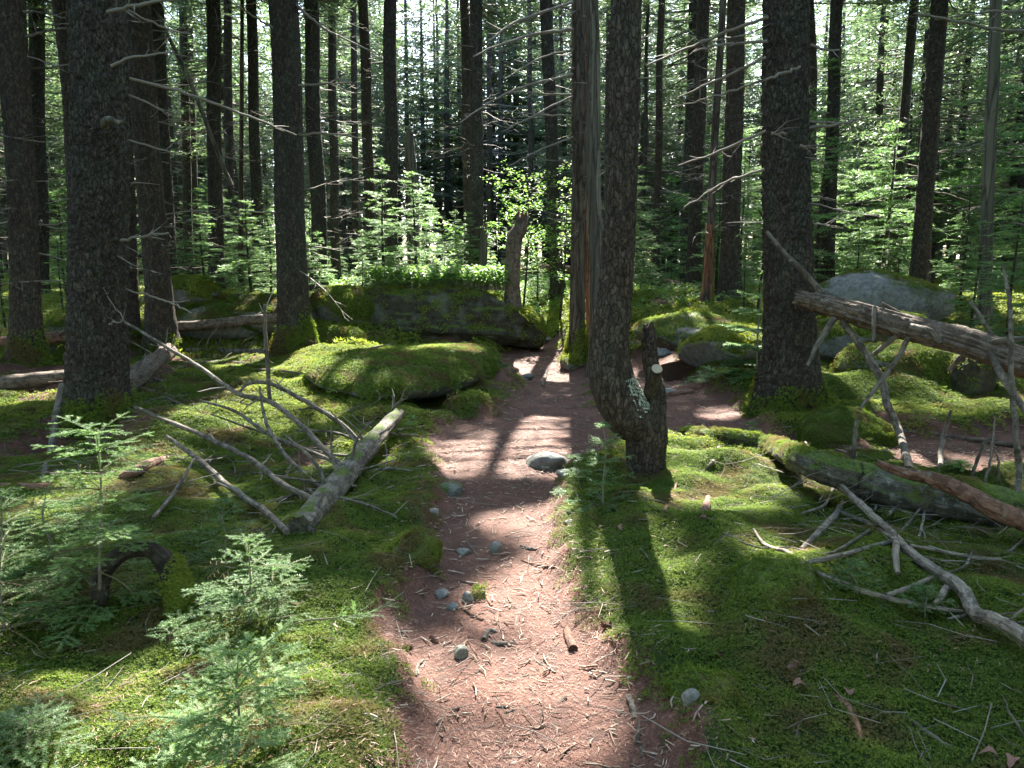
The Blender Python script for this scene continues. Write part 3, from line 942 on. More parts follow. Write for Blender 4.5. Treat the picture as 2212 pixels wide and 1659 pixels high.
def tree(key, label, bx, by, Y, tx, w, Ht=15, cz=6.5, cr=2.0, mat='bark', ndead=30, dl=(.25, 1.3), dz0=1.2, crown=True, flare=.35, cat='tree', name='spruce_tree',
         detail=None, dead_mat='twig', bend=0.0, nlimb=0, group=None, taper=.25, leaf=None, sink=.25):
    sd = abs(hash_str(key)) % 100000
    rg = np.random.default_rng(sd)
    pb = at(bx, by, Y); pt = at(tx, 0, Y)
    zb = gz(pb[0], Y)
    sl = (pt[0] - pb[0]) / (pt[2] - pb[2])
    ztop = pt[2]
    leanY = rg.normal(0, .01)
    wob = rg.normal(0, .012, 2)

    def axis(z):
        zz = np.asarray(z, float)
        x = pb[0] + sl * (np.minimum(zz, ztop) - pb[2]) + sl * .5 * np.maximum(0, zz - ztop)
        return x + bend * np.sin((zz - zb) * .9) + wob[0] * np.sin(zz * 1.7), Y + leanY * (zz - zb) + wob[1] * np.sin(zz * 1.3)
    R = W(w, Y) / 2
    vis = min(Ht, ztop + .6)
    det = detail or (2 if w > 24 else 1)
    dz = {3: .018, 2: .05, 1: .18}[det]; ns = {3: 84, 2: 36, 1: 14}[det]
    zs = np.concatenate([np.arange(zb - sink, vis, dz), np.arange(vis, Ht + .01, .6)])
    ax, ay = axis(zs)
    P = np.stack([np.full_like(zs, 0) + ax, ay, zs], 1)
    mid = .5 * (zb + ztop)
    rr = R * np.clip(1 + taper * (mid - zs) / max(4, Ht - mid), .08, 1.4)
    rr = np.where(zs > vis, rr * (1 - .9 * (zs - vis) / max(.1, Ht - vis + .3)), rr)
    k1 = rg.integers(3, 6); ph = rg.random() * 6

    def fl(TH, S):
        hgt = np.clip(S - sink, 0, 99)
        e = np.exp(-hgt / (.20 + R * .8)) * 1.5
        return 1 + flare * e * (1 + .55 * np.cos(TH * k1 + ph + np.sin(TH) * 1.1))
    root = empty(name, (float(axis(zb)[0]), Y, zb), label, cat, group)
    o = np.array(root.location)
    mb = MB()
    bk = {3: .020, 2: .011, 1: 0}[det]
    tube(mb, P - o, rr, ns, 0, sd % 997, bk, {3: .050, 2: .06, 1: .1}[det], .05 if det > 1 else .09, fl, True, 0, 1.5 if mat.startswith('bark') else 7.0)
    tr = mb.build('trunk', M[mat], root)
    if ndead:
        P0, P1, R0, R1 = dead_twigs(rg, axis, R, zb + dz0, min(cz + 1, vis + .5), ndead, dl[0], dl[1], 1.0 if Y < 12 else 1.15)
        mb = MB(); prisms(mb, P0 - o, P1 - o, R0, R1, 0, 3 if Y > 10 else 4)
        mb.build('dead_branches', M[dead_mat], root, kind='stuff')
    if crown:
        vis_c = Y > 14
        if vis_c and Y < 23: cr *= 1.3
        mb = grow_crown(rg, lambda z: axis(z), cz, Ht + .8, cr * (1.15 if vis_c else 1.35), *( (.115, .034, 18, .34, 6) if vis_c else (.20, .075, 10, .36, 6)), mask=True, gap=.13 if vis_c else .17)
        lv = mb.v[0].reshape(-1, 3, 3); LEAFC.append(np.concatenate([lv.mean(1), .5 * np.linalg.norm(np.cross(lv[:, 1] - lv[:, 0], lv[:, 2] - lv[:, 0]), axis=1)[:, None]], 1))
        for q in range(len(mb.v)): mb.v[q] = mb.v[q] - o
        mb.build('crown', [M['crown'], M['twig']], root, False)
    TREES[key] = (root, o, axis, R)
    return root


def hash_str(s):
    h = 5381
    for c in s: h = (h * 33 + ord(c)) & 0x7FFFFFFF
    return h


#      key   label                                                                    bx   by   Y    tx   w
tree('t1', 'rough brown spruce trunk at the picture edge with mossy mounds at its foot', 62, 790, 10.0, 22, 54, 14, 6.5, 2.0, 'bark2', 34)
tree('t2', 'spruce trunk half hidden behind the thickest scaly trunk', 197, 745, 14.0, 130, 38, 15, 6.5, 2.0, 'bark2', 30, detail=2)
tree('t3', 'thickest spruce trunk, covered in scaly bark plates, beside the leaning dead stick', 214, 905, 7.6, 204, 110, 15, 6.0, 2.3, 'bark', 16, (.2, .9), detail=3, flare=.16, sink=.45)
tree('t4', 'dark spruce trunk tucked against the back of the thickest scaly trunk', 284, 755, 13.0, 262, 33, 14, 7, 1.8, 'bark2', 26)
tree('t5', 'straight brown spruce trunk standing over the bundle of broken grey limbs', 350, 748, 12.5, 297, 51, 15, 7, 2.1, 'bark2', 34)
tree('t6', 'slimmer spruce just behind the straight brown trunk near the bright mossy boulder', 372, 700, 17.0, 334, 28, 14, 7.5, 1.8, 'bark', 34)
tree('t7', 'dark straight spruce with a moss skirt at its base beside the mossy slab', 636, 750, 12.3, 610, 60, 15, 6.6, 2.2, 'bark', 40)
tree('t8', 'grey spruce trunk standing directly behind the dark trunk with the moss skirt', 692, 620, 17.0, 668, 30, 15, 7, 2.0, 'bark', 44)
tree('ta', 'dark thin spruce behind the leaning dead pole', 410, 640, 24, 398, 17, 15, 8, 1.8, 'bark_far', 36)
tree('tb', 'thin spruce close beside its dark twin behind the leaning dead pole', 425, 640, 26, 413, 15, 15, 8.5, 1.8, 'bark_far', 36)
tree('tc', 'grey spruce crossed by the leaning dead pole', 468, 640, 17.5, 460, 28, 15, 7.5, 1.9, 'bark', 44)
tree('td', 'slim dark spruce between the grey crossed trunk and the thin brown pole', 498, 630, 22, 488, 18, 14, 8, 1.8, 'bark_far', 36)
tree('te', 'very thin brown dead pole standing upright beside a mottled trunk', 520, 600, 18, 526, 9, 8, 5, 1, 'dead', 8, (.1, .4), crown=False, name='dead_tree')
tree('tf', 'mottled grey spruce just beside the thin brown pole', 560, 630, 18, 541, 22, 15, 7.5, 1.8, 'bark', 44)
tree('tg', 'slim spruce in the cluster above the young fir', 726, 620, 24, 716, 18, 15, 8, 1.8, 'bark_far', 40)
tree('th', 'thin dark spruce directly above the young fir on the ledge', 770, 600, 26, 763, 14, 15, 8, 1.7, 'bark_far', 36)
tree('ti', 'brown spruce rising behind the top of the young fir on the ledge', 804, 600, 20, 785, 22, 15, 7.5, 1.9, 'bark', 44)
tree('tj', 'thick bluish grey spruce beside the tall broken snag', 846, 600, 19, 842, 27, 15, 7.2, 2.1, 'bark', 48)
tree('tk', 'paler trunk of the close pair of spruces beyond the rock ledge', 1013, 600, 20, 1004, 19, 15, 7.2, 1.9, 'bark_far', 44)
tree('tl', 'darker trunk of the close pair of spruces beyond the rock ledge', 1030, 600, 19, 1029, 27, 15, 7.2, 2.0, 'bark_far', 44)
tree('tm', 'very slim spruce beside the close pair beyond the ledge', 1058, 600, 30, 1057, 11, 15, 8, 1.7, 'bark_far', 30)
tree('to', 'grey spruce rising straight behind the bright broadleaf sapling', 1203, 610, 18, 1180, 26, 15, 7.2, 2.0, 'bark', 48)
tree('tp', 'thin dark spruce between the broadleaf sapling and the close pair', 1150, 600, 30, 1143, 11, 15, 8.5, 1.7, 'bark_far', 30)
tree('tr', 'spruce seen in the gap between the grey dead trunk and the crooked trunk', 1310, 640, 25, 1317, 15, 15, 8, 1.8, 'bark_far', 30)
tree('ts', 'thin dark sapling trunk just past the crooked spruce', 1388, 620, 20, 1399, 8, 9, 6, .8, 'bark_far', 20, (.1, .5))
tree('tt', 'straight reddish brown trunk beyond the path on its own', 1415, 655, 20, 1428, 15, 14, 7.5, 1.7, 'bark2', 40)
tree('tu', 'dark narrow spruce against the bright foliage beyond the path', 1492, 620, 25, 1499, 11, 15, 8, 1.6, 'bark_far', 36)
tree('tv', 'dark spruce leaning slightly behind the rotten orange stemmed tree', 1496, 615, 19, 1520, 26, 15, 7.5, 1.9, 'bark2', 48)
tree('tw', 'thin dead tree with a crumbling orange base', 1525, 660, 15, 1560, 16, 8, 5, 1, 'dead', 26, (.2, .9), crown=False, name='dead_tree', dead_mat='twig')
tree('tx', 'smooth brown spruce standing just before the thick flared trunk', 1575, 642, 15.5, 1593, 37, 15, 7, 2.0, 'bark2', 44)
tree('t10', 'thick spruce with cracked bark and a flared base on the mossy bank', 1703, 905, 8.0, 1703, 96, 15, 6.2, 2.3, 'bark', 14, (.2, .8), detail=3, flare=.34, taper=.5)
tree('tz', 'slim spruce partly hidden behind the thick flared trunk', 1762, 640, 20, 1757, 16, 15, 8, 1.8, 'bark_far', 36)
tree('taa', 'dark straight spruce just beyond the thick flared trunk', 1786, 628, 16.5, 1810, 25, 15, 7, 1.9, 'bark', 46)
tree('tab', 'leaning dark spruce in front of the sunlit green foliage', 1924, 600, 19, 1977, 19, 15, 7.5, 1.9, 'bark_far', 46)
tree('tac', 'faint spruce behind the leaning pair at the sunlit foliage', 1975, 600, 23, 2012, 18, 15, 8, 1.8, 'bark_far', 36)
tree('tad', 'thick dark spruce behind the grey boulder with the moss shoulder', 1986, 600, 15.5, 2034, 33, 15, 6.8, 2.1, 'bark2', 46)
tree('tae', 'pale barkless dead trunk standing over the leaning rotten log', 2127, 620, 12.5, 2152, 24, 10, 5, 1, 'greydead', 34, (.08, .6), crown=False, name='dead_tree')
tree('taf', 'spruce just past the pale barkless trunk at the picture edge', 2240, 640, 14, 2260, 30, 15, 6.5, 2.2, 'bark', 50)
tree('td1', 'dead spruce with peeling bark at the bend of the path', 1249, 772, 12.6, 1251, 30, 9, 5, 1, 'dead', 46, (.1, 1.2), crown=False, name='dead_tree', flare=.5, detail=2)
tree('tq', 'thin reddish dead stem squeezed between the two dead trunks', 1271, 735, 13.4, 1268, 12, 8, 5, 1, 'rust', 16, (.1, .6), crown=False, name='dead_tree')
tree('td2', 'smooth grey dead trunk right beside the crooked spruce', 1290, 760, 11.6, 1280, 28, 9, 5, 1, 'greydead', 26, (.06, .3), crown=False, name='dead_tree', detail=2)
tree('tag', 'dark spruce just outside the edge beyond the mossy bank', 2420, 760, 9.5, 2450, 60, 15, 6, 2.3, 'bark', 40)
for k, (x, Yy, wd) in enumerate([(-200, 9.5, 50), (-420, 13, 50), (90, 17, 30), (-90, 16, 36), (2560, 13, 40)]):
    tree('side%d' % k, ['spruce just outside the edge by the mossy mounds', 'spruce farther outside the edge in the dense stand', 'spruce seen in the narrow gap between the two edge trunks',
                        'slender spruce beyond the edge trunk', 'spruce outside the edge beside the young spruces'][k], x, 700, Yy, x - 20 if x < 1000 else x + 20, wd, 15, 6.5, 2.1, 'bark', 30)

def skirt(root, hmax, dens, lod, seed):
    tr_ = [c_ for c_ in root.children if c_.name.startswith('trunk')][0]; me = tr_.data
    co = np.zeros(len(me.vertices) * 3, np.float32); me.vertices.foreach_get('co', co); co = co.reshape(-1, 3)
    li = np.concatenate([np.array(p_.vertices)[None] for p_ in me.polygons if len(p_.vertices) == 4 and co[p_.vertices[0], 2] < hmax * 1.6])
    th_ = np.arctan2(co[:, 1], co[:, 0])
    lim = hmax * (.25 + 1.2 * vnoise(th_ * 1.6 + 4, 0 * th_, 0, seed))
    spread_grid(co, li, 'moss', CL[lod], dens * smooth((lim - co[:, 2]) / .10), root, seed, kind='stuff')


for k_, hm, dn_, ld in (('t1', .35, 200, 1), ('t3', .22, 230, 1), ('t5', .25, 200, 1), ('t7', .45, 220, 1), ('t10', .25, 230, 1), ('td1', .5, 200, 11), ('t4', .3, 180, 1)):
    skirt(TREES[k_][0], hm, dn_, ld, 40)

# tree that forks the J: bent trunk, broken leader and sawn limb
jr = empty('spruce_tree', tuple(at(1398, 1045, 5.6)), 'crooked spruce whose trunk bends like a letter J beside a broken stump leader', 'tree')
jo = np.array(jr.location)
jp = [(1396, 940, 70), (1383, 922, 88), (1360, 898, 100), (1338, 862, 102), (1324, 822, 96), (1318, 780, 88), (1318, 725, 81), (1326, 660, 74), (1332, 580, 69), (1338, 480, 66), (1345, 300, 65), (1353, 0, 61)]
P = [at(a, b, 5.6) for a, b, w in jp]; Rr = [W(w, 5.6) / 2 for a, b, w in jp]
P += [P[-1] + (P[-1] - P[-2]) * t + np.array([0, 0, .0]) for t in (.8, 2.5, 4.5, 7.0, 9.5)]; Rr += [.10, .085, .07, .05, .02]
P = np.array(P)
Q = catmull(P, 14)
Rq = np.interp(np.linspace(0, len(P) - 1, len(Q)), np.arange(len(P)), Rr)
s = np.concatenate([[0], np.cumsum(np.linalg.norm(np.diff(Q, axis=0), axis=1))])
sn = np.concatenate([np.arange(0, 5.2, .014), np.arange(5.2, s[-1], .5)])
Q = np.stack([np.interp(sn, s, Q[:, c]) for c in range(3)], 1); Rq = np.interp(sn, s, Rq)
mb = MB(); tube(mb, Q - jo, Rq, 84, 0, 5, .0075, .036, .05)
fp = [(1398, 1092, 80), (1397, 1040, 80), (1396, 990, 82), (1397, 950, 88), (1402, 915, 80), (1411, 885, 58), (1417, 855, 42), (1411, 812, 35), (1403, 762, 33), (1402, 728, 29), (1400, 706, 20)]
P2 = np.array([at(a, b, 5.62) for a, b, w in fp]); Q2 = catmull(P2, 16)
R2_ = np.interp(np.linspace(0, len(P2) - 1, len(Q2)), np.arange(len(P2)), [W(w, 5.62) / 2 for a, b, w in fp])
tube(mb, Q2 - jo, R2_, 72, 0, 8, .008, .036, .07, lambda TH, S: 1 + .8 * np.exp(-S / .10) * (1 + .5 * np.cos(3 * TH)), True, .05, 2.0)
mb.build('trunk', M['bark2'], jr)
rl = np.random.default_rng(12); ml = MB()
kk_ = [i_ for i_ in range(len(Q)) if 0.16 < sn[i_] < .50]
for _ in range(420):
    i_ = kk_[int(rl.integers(len(kk_)))]; T_ = unit(Q[i_ + 1] - Q[i_]); n_ = unit(np.array([.75, -.35 + .5 * rl.normal(), .65]) + rl.normal(0, .25, 3)); n_ = unit(n_ - T_ * n_.dot(T_))
    c_ = Q[i_] + n_ * (Rq[i_] + .004) - jo; u_ = unit(np.cross(n_, rl.normal(0, 1, 3))); v_ = np.cross(n_, u_); q_ = .004 + .006 * rl.random()
    ml.add([c_ + u_ * q_, c_ + v_ * q_, c_ - u_ * q_, c_ - v_ * q_ + n_ * .004], [[0, 1, 2, 3]])
ml.build('lichen', M['lichen'], jr, False, kind='stuff')
jaxis = lambda z: (np.interp(z, Q[:, 2], Q[:, 0]), np.interp(z, Q[:, 2], Q[:, 1]))
jm = np.maximum.accumulate(Q[:, 2])
jaxis = lambda z: (np.interp(z, jm, Q[:, 0]), np.interp(z, jm, Q[:, 1]))
P = np.array([at(1404, 850, 5.60), at(1411, 822, 5.50), at(1419, 797, 5.38)]); Ql = catmull(P, 6)
mb = MB(); tube(mb, Ql - jo, np.linspace(.052, .041, len(Ql)), 24, 0, 9, .004, .03, .08)
lm = mb.build('sawn_limb', M['bark2'], jr)
T = unit(Ql[-1] - Ql[-2]); A = unit(np.cross(T, [0, 1, 0])); B = np.cross(T, A)
th = np.linspace(0, 6.283, 20, endpoint=False)
ring = (Ql[-1] + T * .004)[None] + .038 * (np.cos(th)[:, None] * A + np.sin(th)[:, None] * B)
mb = MB(); mb.add(np.vstack([ring, ring.mean(0)[None] + T * .002]) - jo, [[k, (k + 1) % 20, 20] for k in range(20)]); mb.build('cut_face', M['cutface'], lm)
mb = grow_crown(np.random.default_rng(3), jaxis, 6.5, 12, 1.6, .16, .05, 9, .42, 5, mask=True, gap=.2)
for q in range(len(mb.v)): mb.v[q] = mb.v[q] - jo
mb.build('crown', [M['crown'], M['twig']], jr, False)
P0, P1, R0, R1 = dead_twigs(np.random.default_rng(8), jaxis, .11, 2.0, 5, 12, .05, .4)
mb = MB(); prisms(mb, P0 - jo, P1 - jo, R0, R1, 0, 4); mb.build('dead_branches', M['twig'], jr, kind='stuff')

root, o, ax, R = TREES['tw']; zs = np.linspace(o[2] - .1, o[2] + 1.5, 30); a_, b_ = ax(zs)
mb = MB(); tube(mb, np.stack([a_, b_ + 0 * zs, zs], 1) - o, np.linspace(R * 1.5, R * 1.06, 30), 18, 0, 3, .006, .04, .2, None, True, .05, 5); mb.build('rotten_base', M['rust'], root)
# hand-placed dead limbs on the near trunks
for key, L in {
    't3': [[(262, 165, 7.7, 9), (403, 202, 8.0, 8), (538, 252, 8.4, 6), (640, 292, 8.8, 4)], [(232, 26, 7.4, 11), (302, 10, 7.3, 10), (390, -2, 7.2, 7)],
           [(240, 143, 7.3, 9), (286, 124, 7.3, 7), (376, 112, 7.4, 5)], [(262, 198, 7.7, 6), (336, 232, 7.9, 5), (368, 248, 8, 3)],
           [(268, 299, 7.7, 6), (356, 326, 7.9, 5), (404, 338, 8, 2)], [(262, 519, 7.5, 8), (300, 512, 7.4, 7), (364, 503, 7.3, 5)],
           [(266, 622, 7.7, 5), (336, 642, 7.7, 6), (376, 657, 7.7, 6), (414, 677, 7.7, 4)], [(275, 22, 7.9, 7), (356, 60, 8.2, 6), (415, 75, 8.6, 3)],
           [(236, 700, 7.3, 5), (264, 690, 7.2, 4), (232, 640, 7.15, 2)]],
    't1': [[(50, 25, 10, 8), (100, 28, 10, 6), (150, 42, 10, 4)], [(55, 80, 10, 8), (105, 66, 10, 7), (148, 60, 10, 5)], [(0, 292, 9.6, 4), (60, 302, 9.6, 4), (130, 312, 9.6, 3)],
           [(-10, 615, 9.6, 5), (60, 608, 9.6, 5), (160, 608, 9.6, 3)]],
    't7': [[(640, 185, 12.3, 7), (690, 182, 12.2, 6), (760, 178, 12, 4)], [(640, 292, 12.3, 7), (700, 288, 12, 6), (790, 300, 11.8, 3)], [(640, 10, 12.3, 7), (700, 60, 12, 6), (800, 110, 11.6, 4)],
           [(590, 60, 12.2, 6), (540, 30, 12, 5), (480, -10, 11.6, 3)]],
    'td1': [[(1237, 161, 12.5, 8), (1138, 185, 12.2, 7), (1070, 215, 11.8, 6), (993, 265, 11.3, 4)], [(1237, 64, 12.5, 9), (1154, 74, 12.2, 8), (1070, 101, 11.8, 6), (1022, 122, 11.5, 4)],
            [(1237, 5, 12.5, 8), (1121, 44, 12, 7), (1056, 88, 11.5, 4)], [(1237, 108, 12.5, 6), (1171, 124, 12.2, 5), (1090, 170, 11.6, 3)], [(1237, 208, 12.5, 6), (1154, 249, 12, 5), (1086, 283, 11.6, 3)],
            [(1238, 296, 12.5, 6), (1171, 322, 12.2, 5), (1100, 358, 11.7, 3)], [(1237, 250, 12.5, 5), (1150, 246, 12.5, 4), (1060, 240, 12.4, 3)], [(1237, 205, 12.6, 5), (1180, 202, 12.6, 4), (1090, 196, 12.6, 3)]],
    't10': [[(1658, 37, 7.9, 9), (1570, 70, 8.3, 8), (1469, 111, 8.8, 6), (1396, 142, 9.3, 4)], [(1658, 89, 7.9, 9), (1560, 97, 8.2, 7), (1499, 112, 8.5, 4)],
            [(1728, 144, 7.7, 7), (1684, 161, 7.5, 8), (1644, 175, 7.5, 7), (1560, 202, 7.8, 5), (1465, 230, 8.3, 3)], [(1655, 124, 7.9, 8), (1570, 165, 8.1, 7), (1465, 210, 8.6, 4)],
            [(1655, 282, 7.9, 8), (1556, 326, 8.1, 7), (1465, 358, 8.6, 4)], [(1652, 366, 7.9, 8), (1570, 393, 8.2, 6), (1478, 448, 8.6, 4)],
            [(1752, 96, 7.9, 7), (1781, 107, 7.8, 7), (1813, 108, 7.8, 5)], [(1750, 276, 7.9, 10), (1800, 270, 7.7, 8), (1840, 262, 7.6, 6), (1882, 251, 7.5, 3)], [(1750, 262, 7.9, 6), (1805, 266, 7.7, 6), (1842, 263, 7.6, 4)],
            [(1750, 343, 7.9, 6), (1772, 346, 7.8, 5), (1789, 354, 7.8, 3)], [(1668, 289, 7.55, 9), (1700, 287, 7.45, 8)], [(1728, 314, 7.55, 8), (1750, 316, 7.5, 7)], [(1755, 424, 7.9, 6), (1790, 429, 7.8, 5)], [(1755, 482, 7.9, 6), (1794, 488, 7.8, 5)]],
    'tag': [[(2450, 78, 9.4, 12), (2212, 69, 9.1, 9), (2138, 60, 9.0, 8), (2040, 40, 8.9, 7), (1973, 30, 8.9, 4)], [(2440, 30, 9.4, 9), (2212, 26, 9.1, 7), (2140, 25, 9.0, 6), (2020, 42, 8.9, 4)]],
    'tae': [[(2136, 216, 12.5, 4), (2080, 226, 12.4, 3)], [(2130, 306, 12.5, 4), (2060, 330, 12.4, 3)], [(2126, 324, 12.5, 5), (2060, 330, 12.4, 3)], [(2120, 400, 12.5, 4), (2060, 404, 12.4, 3)]],
}.items():
    root, o, ax, R = TREES[key]
    for q, pts in enumerate(L):
        limb(root, o, pts, seed=hash_str(key) % 999 + q, twigs=3 + q % 3, mat='twig' if key != 't1' else 'stick')
# the curled knot of the thick scaly trunk
root, o, ax, R = TREES['t3']
P = np.array([at(a, b, c) for a, b, c in [(226, 275, 7.36), (226, 262, 7.30), (238, 257, 7.26), (250, 264, 7.28), (262, 263, 7.36)]])
Qk = catmull(P, 5); mb = MB(); tube(mb, Qk - o, np.linspace(.035, .018, len(Qk)), 12, 0, 4, .004, .02, .2); mb.build('knot', M['greydead'], root)

# boughs added above the view to shade the ground around the sunlit openings
CELL = .12; X0, X1, Y0, Y1 = -9.0, 9.0, 1.0, 16.0
nx, ny = int((X1 - X0) / CELL), int((Y1 - Y0) / CELL)
cover = np.zeros((nx, ny))


def project(Pc):
    t = (Pc[:, 2] - .12) / SDIR[2]
    return ((Pc[:, 0] - SDIR[0] * t - X0) / CELL).astype(int), ((Pc[:, 1] - SDIR[1] * t - Y0) / CELL).astype(int)


def add_cover(Pc, area):
    ix, iy = project(Pc); k = (ix >= 0) & (ix < nx) & (iy >= 0) & (iy < ny)
    np.add.at(cover, (ix[k], iy[k]), area[k] * .75 / CELL ** 2)


for L_ in LEAFC: add_cover(L_[:, :3], L_[:, 3])
cxs = X0 + (np.arange(nx) + .5) * CELL; cys = Y0 + (np.arange(ny) + .5) * CELL
gxx, gyy = np.meshgrid(cxs, cys, indexing='ij')
want = np.ones((nx, ny), bool)
for cx, cy_, rx, ry, cz in LIT: want &= ((gxx - cx) / (rx + .16)) ** 2 + ((gyy - cy_) / (ry + .16)) ** 2 > 1.0
want &= np.abs(gxx) < gyy * .72 + .6
want &= ~((vnoise(gxx * 1.1 + 5, gyy * .8, 0, 300) > .74) | ((gyy > 8.5) & (vnoise(gxx * .9 + 5, gyy * .7, 0, 301) > .60)))
rg = np.random.default_rng(2024)
cands = [(k, TREES[k]) for k in TREES if 9 < TREES[k][1][1] < 24 and not k.startswith(('te', 'tw', 'tae', 'td', 'tq'))]
EX = {}
for it in range(6):
    holes = np.argwhere(want & (cover < 1.3)); rg.shuffle(holes)
    for hx, hy in holes[:1400]:
        if cover[hx, hy] >= 1.3: continue
        g0 = np.array([cxs[hx], cys[hy], .12]); best = None
        for z in np.linspace(6.2, 14, 14):
            p = g0 + SDIR * (z - .12) / SDIR[2]
            if z < CAMZ + .325 * p[1] + .25: continue
            for key, (rt, oo, ax, RR) in cands:
                a_, b_ = ax(z + .3); dd = math.hypot(a_ - p[0], b_ - p[1]) * (1 + .25 * rg.random())
                if dd < 4.2 and (best is None or dd < best[0]): best = (dd, key, p, np.array([float(a_), float(b_), z + .3]))
        if best is None: continue
        _, key, p, a_ = best
        n = 34; off = rg.normal(0, 1, (n, 3)) * np.array([.20, .20, .05])
        c = p + off; az = rg.random(n) * 6.283
        d = np.stack([np.cos(az), np.sin(az), rg.normal(-.1, .2, n)], 1); sd_ = np.stack([-np.sin(az), np.cos(az), rg.normal(0, .3, n)], 1)
        k = ~shades_lit(c, .13)
        c, d, sd_ = c[k], d[k], sd_[k]
        if len(c) == 0: continue
        add_cover(c, np.full(len(c), .011))
        m_ = EX.setdefault(key, MB()); o_ = TREES[key][1]
        m_.add((np.stack([c - d * .11 - sd_ * .045, c - d * .11 + sd_ * .045, c + d * .13], 1) - o_).reshape(-1, 3), np.arange(len(c) * 3).reshape(-1, 3), 0)
        mid = .5 * (p + a_) + np.array([0, 0, .15])
        if rg.random() < .45: prisms(m_, np.array([a_, mid]) - o_, np.array([mid, p]) - o_, np.array([.016, .010]), np.array([.010, .004]), 1, 3)
for key, m_ in EX.items(): m_.build('boughs', [M['crown'], M['twig']], TREES[key][0], False, kind='stuff')  # leaf clusters added out of view to block the sun
print('COVER', (cover[want] > 1).mean(), sum(m_.n for m_ in EX.values()))

# ------------------------------------------------------------------ background stand: shared meshes
def zero_axis(z):
    z = np.asarray(z, float)
    return .03 * np.sin(z * .8), .03 * np.cos(z * .6)


FAR = []
for v in range(6):
    rg = np.random.default_rng(900 + v)
    Ht = [13, 15, 12, 16, 14, 11][v]; cz = [3.0, 5.0, 2.0, 5.5, 3.5, 1.4][v]
    mc = grow_crown(rg, zero_axis, cz, Ht + .6, [2.7, 2.4, 2.8, 2.5, 2.3, 2.6][v], .13, .045, 13, .36, 6, gap=.16, low_thin=False)
    zs = np.arange(-.4, Ht, .5); ax, ay = zero_axis(zs)
    mt = MB(); tube(mt, np.stack([ax, ay, zs], 1), .15 * (1 - .85 * np.clip(zs / Ht, 0, 1)) + .01, 9, 0, v, lump=.08)
    P0, P1, R0, R1 = dead_twigs(rg, zero_axis, .12, .8, cz + 1, 60, .3, 1.5, 1.5)
    md = MB(); prisms(md, P0, P1, R0, R1, 0, 3)
    FAR.append((mt.mesh('trunk', [M['bark_far']]), mc.mesh('crown', [M['crown'], M['twig']], False), md.mesh('dead_branches', [M['twig']])))
rg = np.random.default_rng(77)
placed = []
cnt = 0
tries = 0
while cnt < 235 and tries < 20000:
    tries += 1
    Yy = (30 + 12 * rg.random()) if rg.random() < .55 else 21 + 38 * rg.random()
    x = (rg.random() * 2 - 1) * (.74 * Yy + 4)
    if any((x - a) ** 2 + (Yy - b) ** 2 < 3.2 for a, b in placed): continue
    u = x / Yy
    # the trail's axis and the sky gaps stay thinner
    if -.36 < u < .02 and Yy > 43 and rg.random() < .25: continue
    zz_ = np.repeat(np.linspace(4, 11, 8), 5); oo_ = np.tile([-1.2, -.6, 0, .6, 1.2], 8)
    if shades_lit(np.stack([x + oo_, Yy + 0 * oo_, zz_], 1)).mean() > (.08 if Yy < 29 else .3): continue
    placed.append((x, Yy)); v = int(rg.integers(0, 6)) if u > -.1 or Yy > 30 else int(rg.choice([0, 1, 3, 4]))
    r_ = empty('spruce_tree', (x, Yy, gz(x, Yy) - .05), 'distant spruce in the deep stand beyond the boulders', 'tree', 'spruces of the distant stand')
    s_ = .8 + .4 * rg.random(); r_.scale = (s_, s_, s_); r_.rotation_euler = (rg.normal(0, .015), rg.normal(0, .015), rg.random() * 6.28)
    link_mesh('trunk', FAR[v][0], r_); link_mesh('crown', FAR[v][1], r_); link_mesh('dead_branches', FAR[v][2], r_, kind='stuff')
    cnt += 1
# taller trees closing the view straight ahead
for k in range(20):
    u = -.24 + .34 * (k + rg.random() * .8) / 20; Yy = 43 + 10 * rg.random(); x = u * Yy; v = [0, 2, 4, 5][k % 4]
    r_ = empty('spruce_tree', (x, Yy, gz(x, Yy) - .05), 'distant spruce in the deep stand beyond the boulders', 'tree', 'spruces of the distant stand')
    s_ = 1.38 + .3 * rg.random(); r_.scale = (s_, s_, s_); r_.rotation_euler = (0, 0, rg.random() * 6.28)
    link_mesh('trunk', FAR[v][0], r_); link_mesh('crown', FAR[v][1], r_); link_mesh('dead_branches', FAR[v][2], r_, kind='stuff')
# far wood: one mass
mb = MB()
rg = np.random.default_rng(78)
for k in range(330):
    Yy = 48 + 60 * rg.random(); x = (rg.random() * 2 - 1) * (.78 * Yy + 4)
    zg = gz(x, Yy); Ht = 16 + 9 * rg.random()
    prisms(mb, [[x, Yy, zg - .5]], [[x, Yy, zg + Ht]], [.16], [.03], 1, 6)
    n = 560
    z = zg + .3 + (Ht - .3) * rg.random(n); rmx = 3.0 * (1 - (z - zg - .3) / Ht) + .4
    az = rg.random(n) * 6.283; rr = rmx * rg.random(n) ** .6
    c = np.stack([x + rr * np.cos(az), Yy + rr * np.sin(az), z], 1)
    d = np.stack([np.cos(az), np.sin(az), -.3 + 0 * az], 1) + rg.normal(0, .3, (n, 3)); sd = np.cross(d, [0, 0, 1.])
    Vv = np.stack([c - sd * .13, c + sd * .13, c + d * .62], 1).reshape(-1, 3)
    mb.add(Vv, np.arange(n * 3).reshape(-1, 3), 0)
